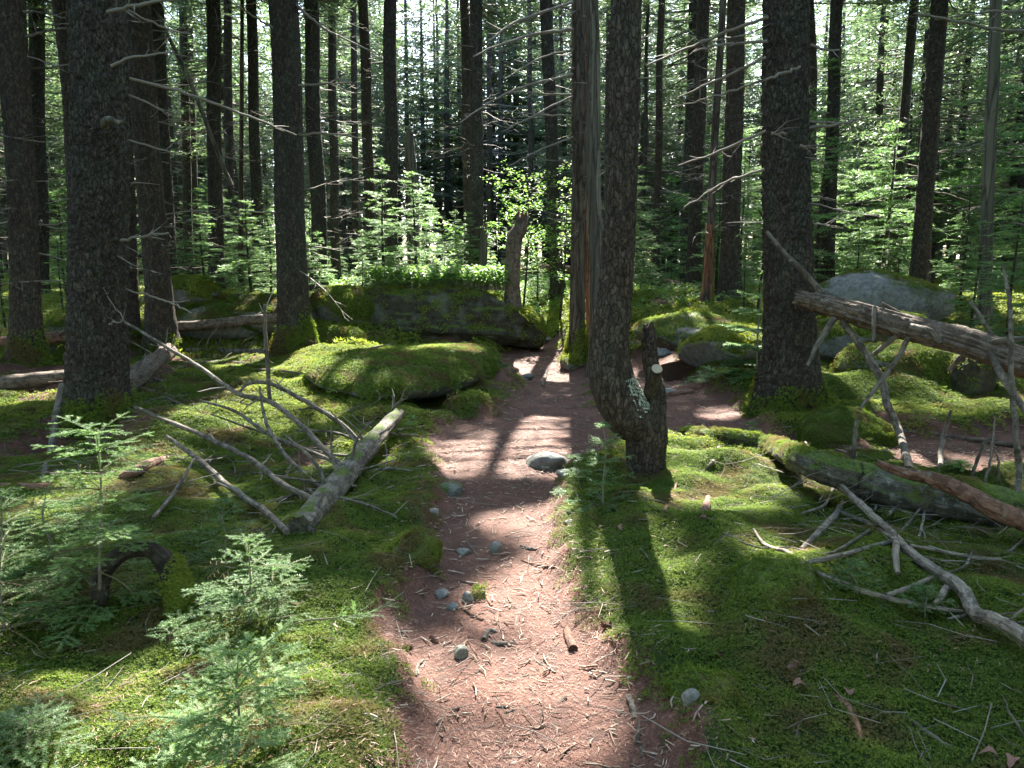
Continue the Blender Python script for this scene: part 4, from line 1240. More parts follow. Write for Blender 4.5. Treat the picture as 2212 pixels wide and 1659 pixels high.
# the wood goes on behind the camera and to both sides
mb.build('distant_wood', [M['crown'], M['bark_far']], smooth_shade=False, kind='stuff', label='far off spruce wood filling the gaps between the trunks')
mb = MB(); rg = np.random.default_rng(79); cnt = 0; plc = []
while cnt < 110:
    x = (rg.random() * 2 - 1) * 26; Yy = -22 + 44 * rg.random()
    if Yy > 1.0 and abs(x) < Yy * .75 + 3.4: continue
    if abs(x) < 1.6: continue
    if any((x - a) ** 2 + (Yy - b) ** 2 < 4.5 for a, b in plc): continue
    plc.append((x, Yy)); zg = gz(x, Yy); Ht = 11 + 6 * rg.random(); cnt += 1
    prisms(mb, [[x, Yy, zg - .5]], [[x, Yy, zg + Ht]], [.18], [.03], 1, 8)
    n = 800
    z = zg + 2.2 + (Ht - 2.2) * rg.random(n); rmx = 2.7 * (1 - (z - zg - 2.2) / Ht) + .3
    az = rg.random(n) * 6.283; rr = rmx * rg.random(n) ** .6
    c = np.stack([x + rr * np.cos(az), Yy + rr * np.sin(az), z], 1)
    d = np.stack([np.cos(az), np.sin(az), -.3 + 0 * az], 1) + rg.normal(0, .3, (n, 3)); sd = np.cross(d, [0, 0, 1.])
    Vv = np.stack([c - sd * .12, c + sd * .12, c + d * .50], 1).reshape(-1, 3)
    mb.add(Vv, np.arange(n * 3).reshape(-1, 3), 0)
mb.build('surrounding_wood', [M['crown'], M['bark_far']], smooth_shade=False, kind='stuff', label='spruce wood that goes on around and behind the viewpoint')


# ------------------------------------------------------------------ young firs
def fir_branch(rng, L, elev, flat, sub=.5, tw=.035, curve=.15):
    """branch segments in local space growing along +X"""
    s = np.linspace(0, 1, 7)
    x = L * s; z = L * (math.tan(elev) * s - curve * s ** 2)
    y = L * .05 * np.cumsum(rng.normal(0, .4, 7)) * s
    P = np.stack([x, y, z], 1)
    m0 = [P[:-1]]; m1 = [P[1:]]; rad = [.0014 + .008 * L * (1 - s[:-1])]
    n = max(2, int(L / tw))
    for k in range(n):
        t = .18 + .78 * (k + rng.random() * .5) / n
        b = np.array([np.interp(t, s, P[:, c]) for c in range(3)])
        tl = (sub * L * (1 - t) + .035) * (.75 + .5 * rng.random())
        for sg in (-1, 1):
            if rng.random() < .12: continue
            d = unit(np.array([.75, sg * (.85 + .2 * rng.random()), rng.normal(-.05, .12)]))
            e = b + d * tl; mid = b + d * tl * .5 + rng.normal(0, .004, 3)
            m0.append(np.array([b, mid])); m1.append(np.array([mid, e])); rad.append(np.array([.0013, .0009]))
            if tl > .11:
                for q in (.35, .6):
                    for s2 in (-1, 1):
                        b2 = b + d * tl * q
                        d2 = unit(d + np.array([-d[1], d[0], 0]) * s2 * .8 + rng.normal(0, .08, 3))
                        m0.append(b2[None]); m1.append((b2 + d2 * tl * .38)[None]); rad.append(np.array([.001]))
    return np.vstack(m0), np.vstack(m1), np.concatenate(rad)


def rotz(P, a, tilt=0):
    c, s = math.cos(a), math.sin(a)
    return np.stack([P[:, 0] * c - P[:, 1] * s, P[:, 0] * s + P[:, 1] * c, P[:, 2]], 1)


def young_fir(label, base, height, spread_, seed, nwh=9, nb=5, dens=700, nl=.014, nw=.0016, mat='needle_blue', top=None, thick=.008, elev=.25, topL=.16, parts=True, tips=.25, low=.1, cat='young fir', name='young_fir', bare=0, scale_tw=.035):
    rg = np.random.default_rng(seed)
    base = np.asarray(base, float)
    root = empty(name, tuple(base), label, cat)
    topv = np.array([0, 0, height]) if top is None else np.asarray(top) - base
    S = np.array([[0, 0, -.05], topv * .35 + rg.normal(0, .01, 3), topv * .7 + rg.normal(0, .01, 3), topv])
    Q = catmull(S, 6)
    mb = MB(); tube(mb, Q, np.linspace(thick, thick * .25, len(Q)), 7, 0, seed, lump=.15)
    needles(mb, rg, Q[-5:-1], Q[-4:], dens * .8, nl, nw, 1, .8, .8)
    mb.build('stem', [M['twig'], M[mat]], root)
    allmb = MB()
    for wv in range(nwh):
        f = wv / max(1, nwh - 1)
        zf = low + (.97 - low) * f
        c = np.array([np.interp(zf, np.linspace(0, 1, len(Q)), Q[:, k]) for k in range(3)])
        for b in range(nb if f < .85 else 4):
            L = spread_ * ((1 - f) ** .8 * (1 - topL) + topL) * (.65 + .5 * rg.random())
            a = b * 6.283 / nb + rg.random() * .9 + wv * .7
            p0, p1, r = fir_branch(rg, L, elev + .35 * f + rg.normal(0, .08), True, tw=scale_tw)
            p0 = rotz(p0, a) + c; p1 = rotz(p1, a) + c
            mbb = MB() if parts else allmb
            prisms(mbb, p0, p1, r, r * .75, 0, 3)
            isbare = rg.random() < bare * (1 - f)
            nw_ = nw * 1.45
            if not isbare:
                needles(mbb, rg, p0, p1, dens * 1.25, nl, nw_, 1, .45, .7)
                if tips > 0:
                    k = rg.random(len(p0)) < tips
                    if k.any(): needles(mbb, rg, (p0 + p1)[k] * .5, p1[k], dens * .9, nl * .9, nw * 1.2, 2, .6, .9)
            if parts: mbb.build('branch', [M['firtwig'], M[mat], M['tip']], root, False)
    if not parts: allmb.build('branches', [M['firtwig'], M[mat], M['tip']], root, False)
    return root


for lab, bp, tp, spr, sd, nwh, nb, dn, nl, nw, mt, th, el, bare, tips, tw in [
    ('sunlit pale green young fir at the bottom edge beside the path', (512, 1650), (516, 1405), .40, 11, 6, 6, 1000, .0115, .0017, 'needle_near', .006, .30, .05, .5, .07),
    ('tall sparse young fir with bare lower twigs in front of the thick scaly trunk', (215, 1318), (208, 925), .42, 12, 9, 4, 800, .013, .0019, 'needle_near', .009, .05, .45, .25, .06),
    ('bushy dark green young fir before the mossy butt of the fallen top', (540, 1350), (535, 1165), .38, 13, 6, 5, 800, .012, .0018, 'needle', .007, .16, .2, .10, .065),
    ('small dark young fir crowding the bushy dark one', (596, 1325), (600, 1210), .24, 14, 5, 4, 620, .013, .0019, 'needle', .005, .12, .1, .12, .05),
    ('young fir at the very edge with a thin brown stem', (12, 1370), (2, 1060), .40, 15, 8, 5, 560, .014, .002, 'needle', .008, .08, .2, .2, .055),
    ('bluish young fir cut by the bottom corner', (70, 1650), (50, 1550), .26, 16, 5, 5, 700, .012, .0017, 'needle_blue', .005, .2, 0, .2, .05),
    ('drooping young fir between the edge stem and the tall sparse one', (110, 1250), (100, 1060), .36, 17, 6, 4, 520, .014, .002, 'needle', .007, .0, .3, .25, .06),
    ('tiny fir seedling under the mossy arched log', (370, 1420), (372, 1345), .11, 18, 3, 4, 800, .011, .0017, 'needle', .003, .2, 0, .3, .04),
    ('small upright young fir at the foot of the crooked spruce', (1303, 1095), (1303, 918), .26, 21, 5, 4, 560, .018, .0026, 'needle_blue', .006, .25, 0, .25, .06),
    ('little fir leaning over the grey rock beside the path', (1262, 1062), (1240, 985), .22, 22, 3, 4, 560, .018, .0026, 'needle_blue', .004, .1, 0, .2, .055),
    ('bright seedling at the tip of the fallen dead top', (888, 935), (888, 900), .10, 23, 3, 4, 600, .018, .003, 'tip', .003, .3, 0, .3, .04),
    ('tiny bluish fir on the moss before the thick flared trunk', (1625, 955), (1622, 915), .20, 24, 3, 4, 600, .018, .003, 'needle_blue', .003, .3, 0, .2, .05),
    ('small dark fir among the crossed fallen branches', (1850, 1290), (1850, 1215), .18, 25, 4, 4, 620, .013, .0019, 'needle', .004, .2, 0, .15, .05),
    ('small dark fir beneath the splintered fallen tree', (2000, 1335), (1998, 1268), .16, 26, 4, 4, 620, .013, .0019, 'needle', .004, .2, 0, .15, .05),
    ('thin young fir behind the bushy dark one', (480, 1210), (485, 1080), .26, 27, 5, 4, 500, .014, .002, 'needle', .005, .1, .5, .15, .06),
]:
    b = G(*bp)
    young_fir(lab, b, 0, spr, sd, nwh, nb, dn, nl, nw, mt, at(tp[0], tp[1], b[1] - .02), th, el, bare=bare, tips=tips, scale_tw=tw, topL=.5 if sd == 12 else .16)
b = at(1640, 700, 9.6); b[2] = gz(b[0], b[1]); young_fir('bluish fir spreading its boughs behind the thick flared trunk', b, 0, .85, 28, 6, 5, 300, .030, .006, 'needle_blue', at(1645, 610, 9.6), .014, .05, scale_tw=.08)
b = G(1880, 790); young_fir('small pale fir on the mossy bank under the leaning log', b, 0, .28, 29, 3, 5, 400, .026, .005, 'needle_blue', at(1885, 752, b[1]), .006, scale_tw=.06)
b = G(2075, 1030); young_fir('tiny bright fir on the litter beyond the mossy log', b, 0, .16, 30, 3, 5, 500, .02, .004, 'tip', at(2075, 1000, b[1]), .004)

# low branch reaching from the bushy fir to the path
P = [at(660, 1340, 3.1), at(720, 1335, 3.05), at(790, 1325, 3.0), at(850, 1300, 2.95)]
Q = catmull(np.array(P), 6); mb = MB(); tube(mb, Q, np.linspace(.004, .0015, len(Q)), 5, 0, 3)
rg = np.random.default_rng(31); S0 = []; S1 = []
for k in range(26):
    q = rg.integers(6, len(Q) - 1); d = unit(Q[q] - Q[q - 1]); e = Q[q] + unit(d * .8 + rg.normal(0, .45, 3)) * (.03 + .07 * rg.random()); S0.append(Q[q]); S1.append(e)
prisms(mb, S0, S1, np.full(26, .001), np.full(26, .0006), 0, 3); needles(mb, rg, S0, S1, 900, .013, .0016, 1)
mb.build('fir_branch', [M['twig'], M['needle_blue']], smooth_shade=False, label='thin fir twig with pale green tips stretching towards the path', category='branch')

# mid-distance young spruces: 5 shared shapes
YV = []
for v in range(6):
    rg = np.random.default_rng(500 + v)
    Hh = [2.6, 3.4, 2.0, 4.2, 1.3, 5.5][v]; sp = [1.0, 1.1, .95, 1.2, .6, 1.35][v]
    stem = MB(); zs = np.linspace(-.1, Hh, 10); tube(stem, np.stack([.02 * np.sin(zs * 2), .02 * np.cos(zs * 2), zs], 1), np.linspace(.022 + .006 * Hh, .005, 10), 7, 0, v, lump=.1)
    mb = MB(); nwh = int(8 + Hh * 3)
    for wv in range(nwh):
        f0 = wv / (nwh - 1)
        for b_ in range(5):
            f = min(1, max(0, f0 + rg.normal(0, .55 / nwh))); c = np.array([0, 0, Hh * (.10 + .87 * f)])
            if rg.random() < .12: continue
            L = sp * ((1 - f) ** .8 * .85 + .10) * (.55 + .6 * rg.random())
            p0, p1, r = fir_branch(rg, L, .08 + .45 * f + rg.normal(0, .22), True, tw=.13, curve=.25 + .25 * rg.random())
            a = rg.random() * 6.283
            p0 = rotz(p0, a) + c; p1 = rotz(p1, a) + c
            prisms(mb, p0[:6], p1[:6], r[:6] + .002, r[:6], 0, 3)
            if rg.random() < .9 or f > .3: needles(mb, rg, p0, p1, 120, .045, .009, 1, .5, .8)
            if rg.random() < .5: needles(mb, rg, p0[6:], p1[6:], 20, .05, .014, 2, .5, .8)
    YV.append((stem.mesh('stem', [M['bark_far']]), mb.mesh('branches', [M['firtwig'], M['needle_blue'], M['tip']], False), Hh))


def put_young(label, x, Yy, height, group=None, v=None, rot=None, rg=np.random.default_rng(7)):
    if v is None: v = int(np.argmin([abs(q[2] - height) for q in YV]))
    r_ = empty('young_spruce', (x, Yy, gz(x, Yy)), label, 'young spruce', group)
    s_ = height / YV[v][2]; r_.scale = (s_, s_, s_); r_.rotation_euler = (0, 0, rg.random() * 6.28 if rot is None else rot)
    link_mesh('stem', YV[v][0], r_); link_mesh('branches', YV[v][1], r_, kind='stuff')
    return r_


for lab, px, row, Yy, v in [
    ('light green young spruce standing alone on the ledge behind the dark rock face', 830, 345, 15.8, 0),
    ('young spruce beside the leaning dead pole above the bright mossy boulder', 440, 400, 14.5, 0),
    ('fluffy young spruce under the mottled grey trunk', 540, 430, 14.2, 2),
    ('young spruce pressing against the dark trunk with the moss skirt', 585, 400, 15.5, 1),
    ('pale young spruce just behind the dark skirted trunk', 690, 500, 14.8, 2),
    ('low bright young spruce between the snag and the dead tree at the bend', 1160, 530, 18.6, 4),
    ('small young spruce at the back of the ferny ledge', 960, 540, 17.2, 2),
    ('young spruce glimpsed beside the thickest scaly trunk', 130, 520, 13.5, 0),
    ('young spruce at the far edge behind the brown edge trunk', 0, 560, 12.5, 2),
    ('large feathery young spruce filling the edge above the leaning log', 2190, 420, 10.8, 0),
    ('tall young spruce behind the grey boulder', 2080, 380, 13.6, 1),
    ('young spruce with drooping boughs before the pale dead trunk', 2110, 470, 11.6, 0),
    ('dim young spruce between the thick flared trunk and the grey boulder', 1850, 470, 15.2, 1),
    ('dim young spruce just above the grey boulder', 1940, 500, 16.2, 0),
    ('small young spruce at the back of the rock with the dark hollow', 1610, 560, 14.0, 4),
    ('young spruce beyond the path behind the orange based dead tree', 1560, 520, 18.0, 0),
    ('young spruce in the gap past the crooked trunk', 1450, 560, 22.0, 0),
]:
    x = at(px, 600, Yy)[0]
    h = at(px, row, Yy)[2] - gz(x, Yy)
    put_young(lab, x, Yy, max(.6, h), None, v)
rg = np.random.default_rng(44); n = 0
pts = []
while n < 85:
    Yy = 15.5 + 22 * rg.random(); u = (rg.random() * 2 - 1) * .72; x = u * Yy
    if -.02 < u < .10 and Yy < 20: continue
    if any((x - a) ** 2 + (Yy - b_) ** 2 < 1.3 for a, b_ in pts): continue
    if u < -.1 and Yy > 24 and rg.random() < .5: continue
    pts.append((x, Yy))
    hh = (1.2 + 2.6 * rg.random()) if u < .2 else (1.8 + 4.5 * rg.random())
    put_young('young spruce in the shadowy understory of the stand', x, Yy, hh, 'young spruces of the understory', int(rg.integers(0, 6))); n += 1


# ------------------------------------------------------------------ broad leaves
def leaves(mb, rng, P, size, mat=0):
    n = len(P)
    az = rng.random(n) * 6.283
    d = np.stack([np.cos(az), np.sin(az), rng.normal(-.25, .25, n)], 1); d = unit(d)
    s = unit(np.cross(d, np.array([[0, 0, 1.]])) + rng.normal(0, .25, (n, 3)))
    nrm = np.cross(s, d)
    L = size * (.6 + .7 * rng.random((n, 1))); w = L * .28
    V6 = np.stack([P, P + d * L * .35 + s * w + nrm * w * .3, P + d * L * .75 + s * w * .75 + nrm * w * .2, P + d * L, P + d * L * .75 - s * w * .75 + nrm * w * .2, P + d * L * .35 - s * w + nrm * w * .3], 1)
    k = np.arange(n)[:, None] * 6
    mb.add(V6.reshape(-1, 3), np.concatenate([k + np.array([[0, 1, 2, 3]]), k + np.array([[0, 3, 4, 5]])], 0), mat)


def broad_sapling(label, base, height, spread_, seed, nbr=16, size=.08, per=26):
    rg = np.random.default_rng(seed); base = np.asarray(base)
    root = empty('broadleaf_sapling', tuple(base), label, 'sapling')
    zs = np.linspace(-.1, height, 12); X = np.stack([.12 * np.sin(zs * .8), .08 * np.sin(zs * 1.3), zs], 1)
    mb = MB(); tube(mb, X, np.linspace(.03, .006, 12), 7, 0, seed)
    mb.build('stem', M['bark_far'], root)
    mb = MB(); ml = MB(); PL = []
    for k in range(nbr):
        z = height * (.3 + .7 * rg.random()); a = rg.random() * 6.283; L = spread_ * (.5 + .6 * rg.random())
        p = np.array([np.interp(z, zs, X[:, 0]), np.interp(z, zs, X[:, 1]), z])
        d = unit(np.array([math.cos(a), math.sin(a), .35]))
        pts_ = [p]
        for q in range(6):
            p = p + d * L / 6; d = unit(d + rg.normal(0, .15, 3) + np.array([0, 0, -.06])); pts_.append(p)
        pts_ = np.array(pts_)
        prisms(mb, pts_[:-1], pts_[1:], np.linspace(.009, .003, 6), np.linspace(.008, .002, 6), 0, 4)
        t = rg.random(per) ** .7 * 6
        c = np.stack([np.interp(t, np.arange(7), pts_[:, j]) for j in range(3)], 1) + rg.normal(0, .09, (per, 3)) * np.array([1, 1, .5])
        PL.append(c)
    leaves(ml, rg, np.vstack(PL), size)
    mb.build('branches', M['bark_far'], root); ml.build('foliage', M['broad'], root, False)


x0 = at(1130, 600, 17.0); broad_sapling('bright broadleaf sapling spreading over the sky gap behind the broken snag', (x0[0], 17.0, gz(x0[0], 17)), 2.9, 1.3, 61, 30, .075, 60)
x0 = at(1210, 600, 16.2); broad_sapling('broadleaf sapling with light leaves hugging the dead tree at the bend', (x0[0], 16.2, gz(x0[0], 16.2)), 2.6, .9, 62, 16, .07, 44)
x0 = at(1010, 600, 21); broad_sapling('yellow green broadleaf bush behind the close pair of spruces', (x0[0], 21, gz(x0[0], 21)), 1.6, 1.5, 63, 18, .12, 34)
x0 = at(1640, 600, 13.8); broad_sapling('small broadleaf sapling just before the thick flared trunk', (x0[0], 13.8, gz(x0[0], 13.8)), 1.75, .5, 64, 8, .10, 16)
x0 = at(1440, 600, 28); broad_sapling('broadleaf tree glowing green far beyond the crooked spruce', (x0[0], 28, gz(x0[0], 28)), 4.2, 2.2, 65, 26, .15, 40)
# leafy ground plants on top of the ledge and beside the path
def plants(label, regions, seed, n, size, hgt):
    rg = np.random.default_rng(seed); mb = MB()
    for (xa, xb, ya, yb) in regions:
        m = int(n / len(regions)); x = xa + (xb - xa) * rg.random(m); y_ = ya + (yb - ya) * rg.random(m)
        z = H(x, y_)
        if seed == 71: z = np.where((np.abs(x + 1.35) < 1.55) & (np.abs(y_ - 15.15) < .95), 1.08, z)
        hg = hgt * (.3 + .7 * rg.random(m))
        top = np.stack([x + rg.normal(0, .03, m), y_ + rg.normal(0, .03, m), z + hg], 1)
        prisms(mb, np.stack([x, y_, z - .02], 1), top, np.full(m, .0025), np.full(m, .0012), 1, 3)
        leaves(mb, rg, np.repeat(top, 5, 0) + rg.normal(0, .03, (m * 5, 3)), size)
    return mb.build('undergrowth', [M['broad'], M['twig']], smooth_shade=False, kind='stuff', label=label)


plants('bright leafy seedlings covering the top of the dark rock ledge', [(-3.0, .1, 14.9, 18.5), (-2.7, -.1, 14.6, 16.0)], 71, 3000, .085, .42)
plants('small leafy plants along the far end of the path', [(2.1, 4.2, 14.5, 20), (.2, 1.3, 17, 21)], 72, 900, .07, .18)
plants('low leafy plants under the distant trees', [(-9, 8, 19, 30)], 73, 2000, .11, .25)


# ------------------------------------------------------------------ boulders and stones
def rock_geo(rng, dims, seed, n=(36, 60), clips=9, rough=.12, power=2.6, fine=.03, cut=.70):
    a = np.linspace(0, np.pi, n[0]); b_ = np.linspace(0, 2 * np.pi, n[1], endpoint=False)
    A, B_ = np.meshgrid(a, b_, indexing='ij')
    d = np.stack([np.sin(A) * np.cos(B_), np.sin(A) * np.sin(B_), np.cos(A)], -1).reshape(-1, 3)
    r = (np.abs(d) ** power).sum(1) ** (-1 / power)
    p = d * r[:, None]
    p *= (1 + rough * fbm(p[:, 0] * 1.6 + 9, p[:, 1] * 1.6, p[:, 2] * 1.6, seed, 3))[:, None]
    for k in range(clips):
        nrm = unit(rng.normal(0, 1, 3)); dd = cut + .25 * rng.random()
        o = np.maximum(0, p @ nrm - dd); p = p - nrm[None] * o[:, None] * .9
    p *= (1 + fine * fbm(p[:, 0] * 7, p[:, 1] * 7, p[:, 2] * 7, seed + 5, 3))[:, None]
    p = p * np.asarray(dims)[None]
    i = np.arange(n[0] - 1)[:, None] * n[1]; j = np.arange(n[1])[None]
    aa = (i + j).ravel(); bb = (i + (j + 1) % n[1]).ravel()
    F_ = np.stack([aa, aa + n[1], bb + n[1], bb], 1)
    return p, F_


def boulder(label, c, dims, rot=0, seed=0, tilt=(0, 0), moss=.8, mat='rock', n=(40, 70), clips=9, rough=.12, power=2.6, lod=1, name='boulder', warp=None, cat='boulder', bright=False, thr=.1, dens=None):
    rg = np.random.default_rng(seed)
    p, F_ = rock_geo(rg, dims, seed, n, clips, rough, power, cut=.66 if cat == 'stone' else .70)
    if warp is not None: p = warp(p)
    ca, sa = math.cos(rot), math.sin(rot)
    p = np.stack([p[:, 0] * ca - p[:, 1] * sa, p[:, 0] * sa + p[:, 1] * ca, p[:, 2] + tilt[0] * p[:, 0] + tilt[1] * p[:, 1]], 1)
    mb = MB(); mb.add(p, F_)
    o = mb.build(name, M[mat]); o.location = tuple(c); tag(o, label, cat)
    me = o.data
    nn = np.zeros(len(me.vertices) * 3, np.float32); me.vertices.foreach_get('normal', nn); nz = nn.reshape(-1, 3)[:, 2]
    v = smooth((nz - thr + .25 * (1 - moss)) / .45) * moss
    w_ = p + np.asarray(c)
    if moss < 1: v = v * np.where(vnoise(w_[:, 0] * 2.2, w_[:, 1] * 2.2, w_[:, 2] * 2.2, seed + 3) > .72, .3, 1)
    at_ = me.attributes.new('moss', 'FLOAT', 'POINT'); at_.data.foreach_set('value', v.astype(np.float32))
    if moss > .2 and lod is not None:
        d_ = (dens or {0: 620, 1: 170, 2: 40}[lod]) * np.clip(v, 0, 1) ** 1.3
        m = spread(me, 'moss', CL[lod + (10 if bright else 0)], d_, parent=o, seed=seed, kind='stuff')
    return o


def gpt(px, py, Y=None):
    p = G(px, py) if Y is None else at(px, py, Y)
    return p


# the dark ledge: a long block with a steep face towards the trail
boulder('long dark rock ledge with a steep stained face and green seedlings on top', (-1.35, 15.15, .46), (1.72, 1.15, .66), .06, 301, (-.03, 0), .9, 'darkrock', (90, 220), 8, .13, 5.0, 1, bright=True, thr=.40, dens=120, warp=lambda p: p * np.stack([1 + 0 * p[:, 0], 1 + .05 * fbm(p[:, 0] * 1.2, p[:, 0] * 0, p[:, 2] * 9, 7, 3) + .05 * fbm(p[:, 0] * 6, p[:, 1], p[:, 2] * 14, 8, 3), 1 + .06 * fbm(p[:, 0] * 3, p[:, 1] * 3, 0, 9, 3)], 1))
boulder('broken mossy end of the ledge with roots beside the snag', (.10, 15.1, .28), (.50, .60, .42), .3, 302, (-.15, 0), .95, 'darkrock', (40, 70), 9, .2, 3.0, 1, bright=True, thr=-.1)
# mossy slab with the overhang beside the path
boulder('big moss covered slab with an overhanging lip and a dark hollow beneath', (-1.28, 9.85, .25), (.92, 1.75, .24), -.32, 303, (-.06, -.01), 1.0, 'slabrock', (50, 110), 5, .10, 2.6, 1, thr=-.25)
boulder('low mossy stone inside the hollow of the big slab', tuple(gpt(1013, 880) + [0, 0, .02]), (.22, .20, .12), .2, 304, moss=.9, lod=1)
boulder('domed yellow green mossy boulder with a dark cave between the trunks', (at(415, 620, 14.2)[0], 14.2, .95), (.62, .6, .38), 0, 305, moss=1, lod=1, bright=True)
boulder('mossy boulder below the domed bright one', (at(405, 660, 13.6)[0] + .55, 13.7, .55), (.75, .6, .35), .3, 306, moss=.95, lod=1)
boulder('shaded mossy hump under the young spruces', (at(540, 640, 14.0)[0], 14.2, .62), (1.1, .8, .42), .1, 307, moss=.95, lod=1)
boulder('rounded mossy boulder behind the dark skirted trunk', (at(735, 640, 14.4)[0], 14.6, .70), (.62, .6, .42), 0, 308, moss=1, thr=-.45, lod=1)
boulder('squat mossy boulder at the near corner of the dark ledge', (at(722, 725, 13.3)[0], 13.4, .22), (.50, .42, .26), .1, 309, moss=1, thr=-.45, lod=1)
boulder('mossy block half hidden at the foot of the edge trunk', (at(20, 730, 11.2)[0], 11.3, .35), (.6, .5, .25), .1, 310, moss=.9, lod=1)
boulder('mossy hump behind the dark red fallen log', (at(140, 700, 12.4)[0], 12.6, .55), (.45, .45, .28), 0, 311, moss=.95, lod=1)
boulder('jutting flat rock over a black hollow at the side of the path', (at(1490, 705, 11.9)[0], 12.2, .52), (.72, .75, .22), .25, 312, (.16, .02), .75, 'slabrock', (40, 80), 8, .12, 3.4, 1)
boulder('pale stone at the mouth of the black hollow', (at(1432, 742, 11.4)[0], 11.4, .26), (.12, .14, .07), 0, 313, moss=.2, lod=None)
boulder('large grey boulder with brown litter and moss on its shoulder', (at(1925, 650, 12.6)[0], 12.9, .95), (1.02, .9, .50), .1, 314, (.02, .03), .45, 'rock', (50, 90), 10, .12, 2.6, 1, thr=.45)
boulder('mossy bank rock sloping under the leaning log', (at(1900, 760, 11)[0], 11.2, .45), (1.0, .8, .42), .2, 315, moss=1, lod=1)
boulder('mossy mound beyond the fallen pole', (at(2010, 820, 9.6)[0], 9.9, .25), (1.0, .7, .35), -.2, 316, moss=1, lod=1)
boulder('upright dark rock slab under the leaning log', (at(2128, 840, 8.9)[0], 9.1, .30), (.27, .25, .42), .1, 317, moss=.35, mat='darkrock', lod=1, clips=12, power=4)
boulder('mossy hump on the bank before the rock with the black hollow', (at(1600, 760, 10.4)[0], 10.8, .38), (.75, .7, .32), .2, 318, moss=1, lod=1, bright=True)
boulder('mossy ball at the foot of the dead tree with peeling bark', tuple(gpt(1232, 797) + [0, .1, .05]), (.17, .17, .13), 0, 319, moss=1, lod=1, bright=True)
boulder('dark mossy mound beside the long mossy log', (at(1850, 990, 6.6)[0], 6.8, .02), (.42, .3, .26), -.2, 320, moss=1, thr=-.6, lod=0)
boulder('rough mossy mound in the shade of the crossed branches', tuple(gpt(1700, 1290) + [0, .1, -.02]), (.24, .2, .13), 0, 321, moss=1, thr=-.6, lod=0)
boulder('moss capped stone by the path edge', tuple(gpt(893, 1200) + [0, .06, 0]), (.13, .17, .11), .2, 322, moss=1, thr=-.6, lod=0, n=(28, 44))
boulder('low mossy stone beside the round blue grey one', tuple(gpt(1535, 1510) + [0, .03, 0]), (.14, .10, .065), 0, 323, moss=1, thr=-.6, lod=0, n=(28, 44))
for lab, px, py, w, h, ms, mt in [
    ('angular dark stone with a green stain at the path edge', 970, 1070, 72, 36, .45, 'rock'), ('grey mottled rock under the little leaning fir', 1190, 1015, 105, 48, .35, 'rock'),
    ('pale lump of rock beside the grey mottled one', 1222, 1030, 40, 24, 0, 'pebble'), ('small bluish stone just below the angular dark one', 935, 1112, 28, 20, 0, 'pebble'),
    ('grey stone poking from the litter beside the upright one', 1001, 1200, 38, 20, 0, 'pebble'), ('dark upright stone in the middle of the path', 1070, 1196, 26, 40, 0, 'rock'),
    ('white stone in the sun on the path', 994, 1424, 42, 34, .15, 'pebble'), ('round blue grey stone touching the low mossy one', 1493, 1516, 42, 38, 0, 'pebble'),
    ('pale stone with a mossy cap topmost of the root cluster', 953, 1290, 36, 20, .2, 'pebble'), ('whitish stone in the middle of the root cluster', 1012, 1302, 30, 32, .3, 'pebble'),
    ('dark rounded stone lowest of the root cluster', 976, 1318, 30, 20, 0, 'rock'), ('mossy stone at the bend of the curved root', 1035, 1296, 36, 26, .9, 'rock'),
    ('flat grey stone sunk in the litter between tree and stump', 1445, 850, 50, 14, 0, 'rock'), ('dark pointed stone below the slab tail', 1138, 818, 34, 14, 0, 'rock'),
    ('brown mossy rock at the top of the path', 1121, 714, 26, 16, .3, 'rock'), ('grey slab set flat at the path crest', 1180, 735, 70, 12, 0, 'pebble'),
    ('stone half buried before the mossy crest patch', 1080, 738, 70, 12, .5, 'rock'), ('small grey pebble on the moss beside the path', 1366, 1470, 20, 14, 0, 'pebble'),
    ('oval flat stone sunk by the mossy edge', 1230, 1132, 24, 12, .3, 'rock'), ('grey pebble in the shade near the bottom of the path', 1110, 1690, 24, 10, 0, 'pebble')]:
    p = gpt(px, min(py, 1655)); Yy = p[1]
    boulder(lab, (p[0], p[1] + W(w, Yy) * .25, p[2] + W(h, Yy) * .15), (W(w, Yy) / 2, W(w, Yy) * .45, W(h, Yy) * .6), (px * 7 % 10) / 10, 400 + px, moss=ms, mat=mt, lod=(0 if ms > .6 else None), n=(18, 28), clips=14, rough=.24, name='stone', cat='stone')


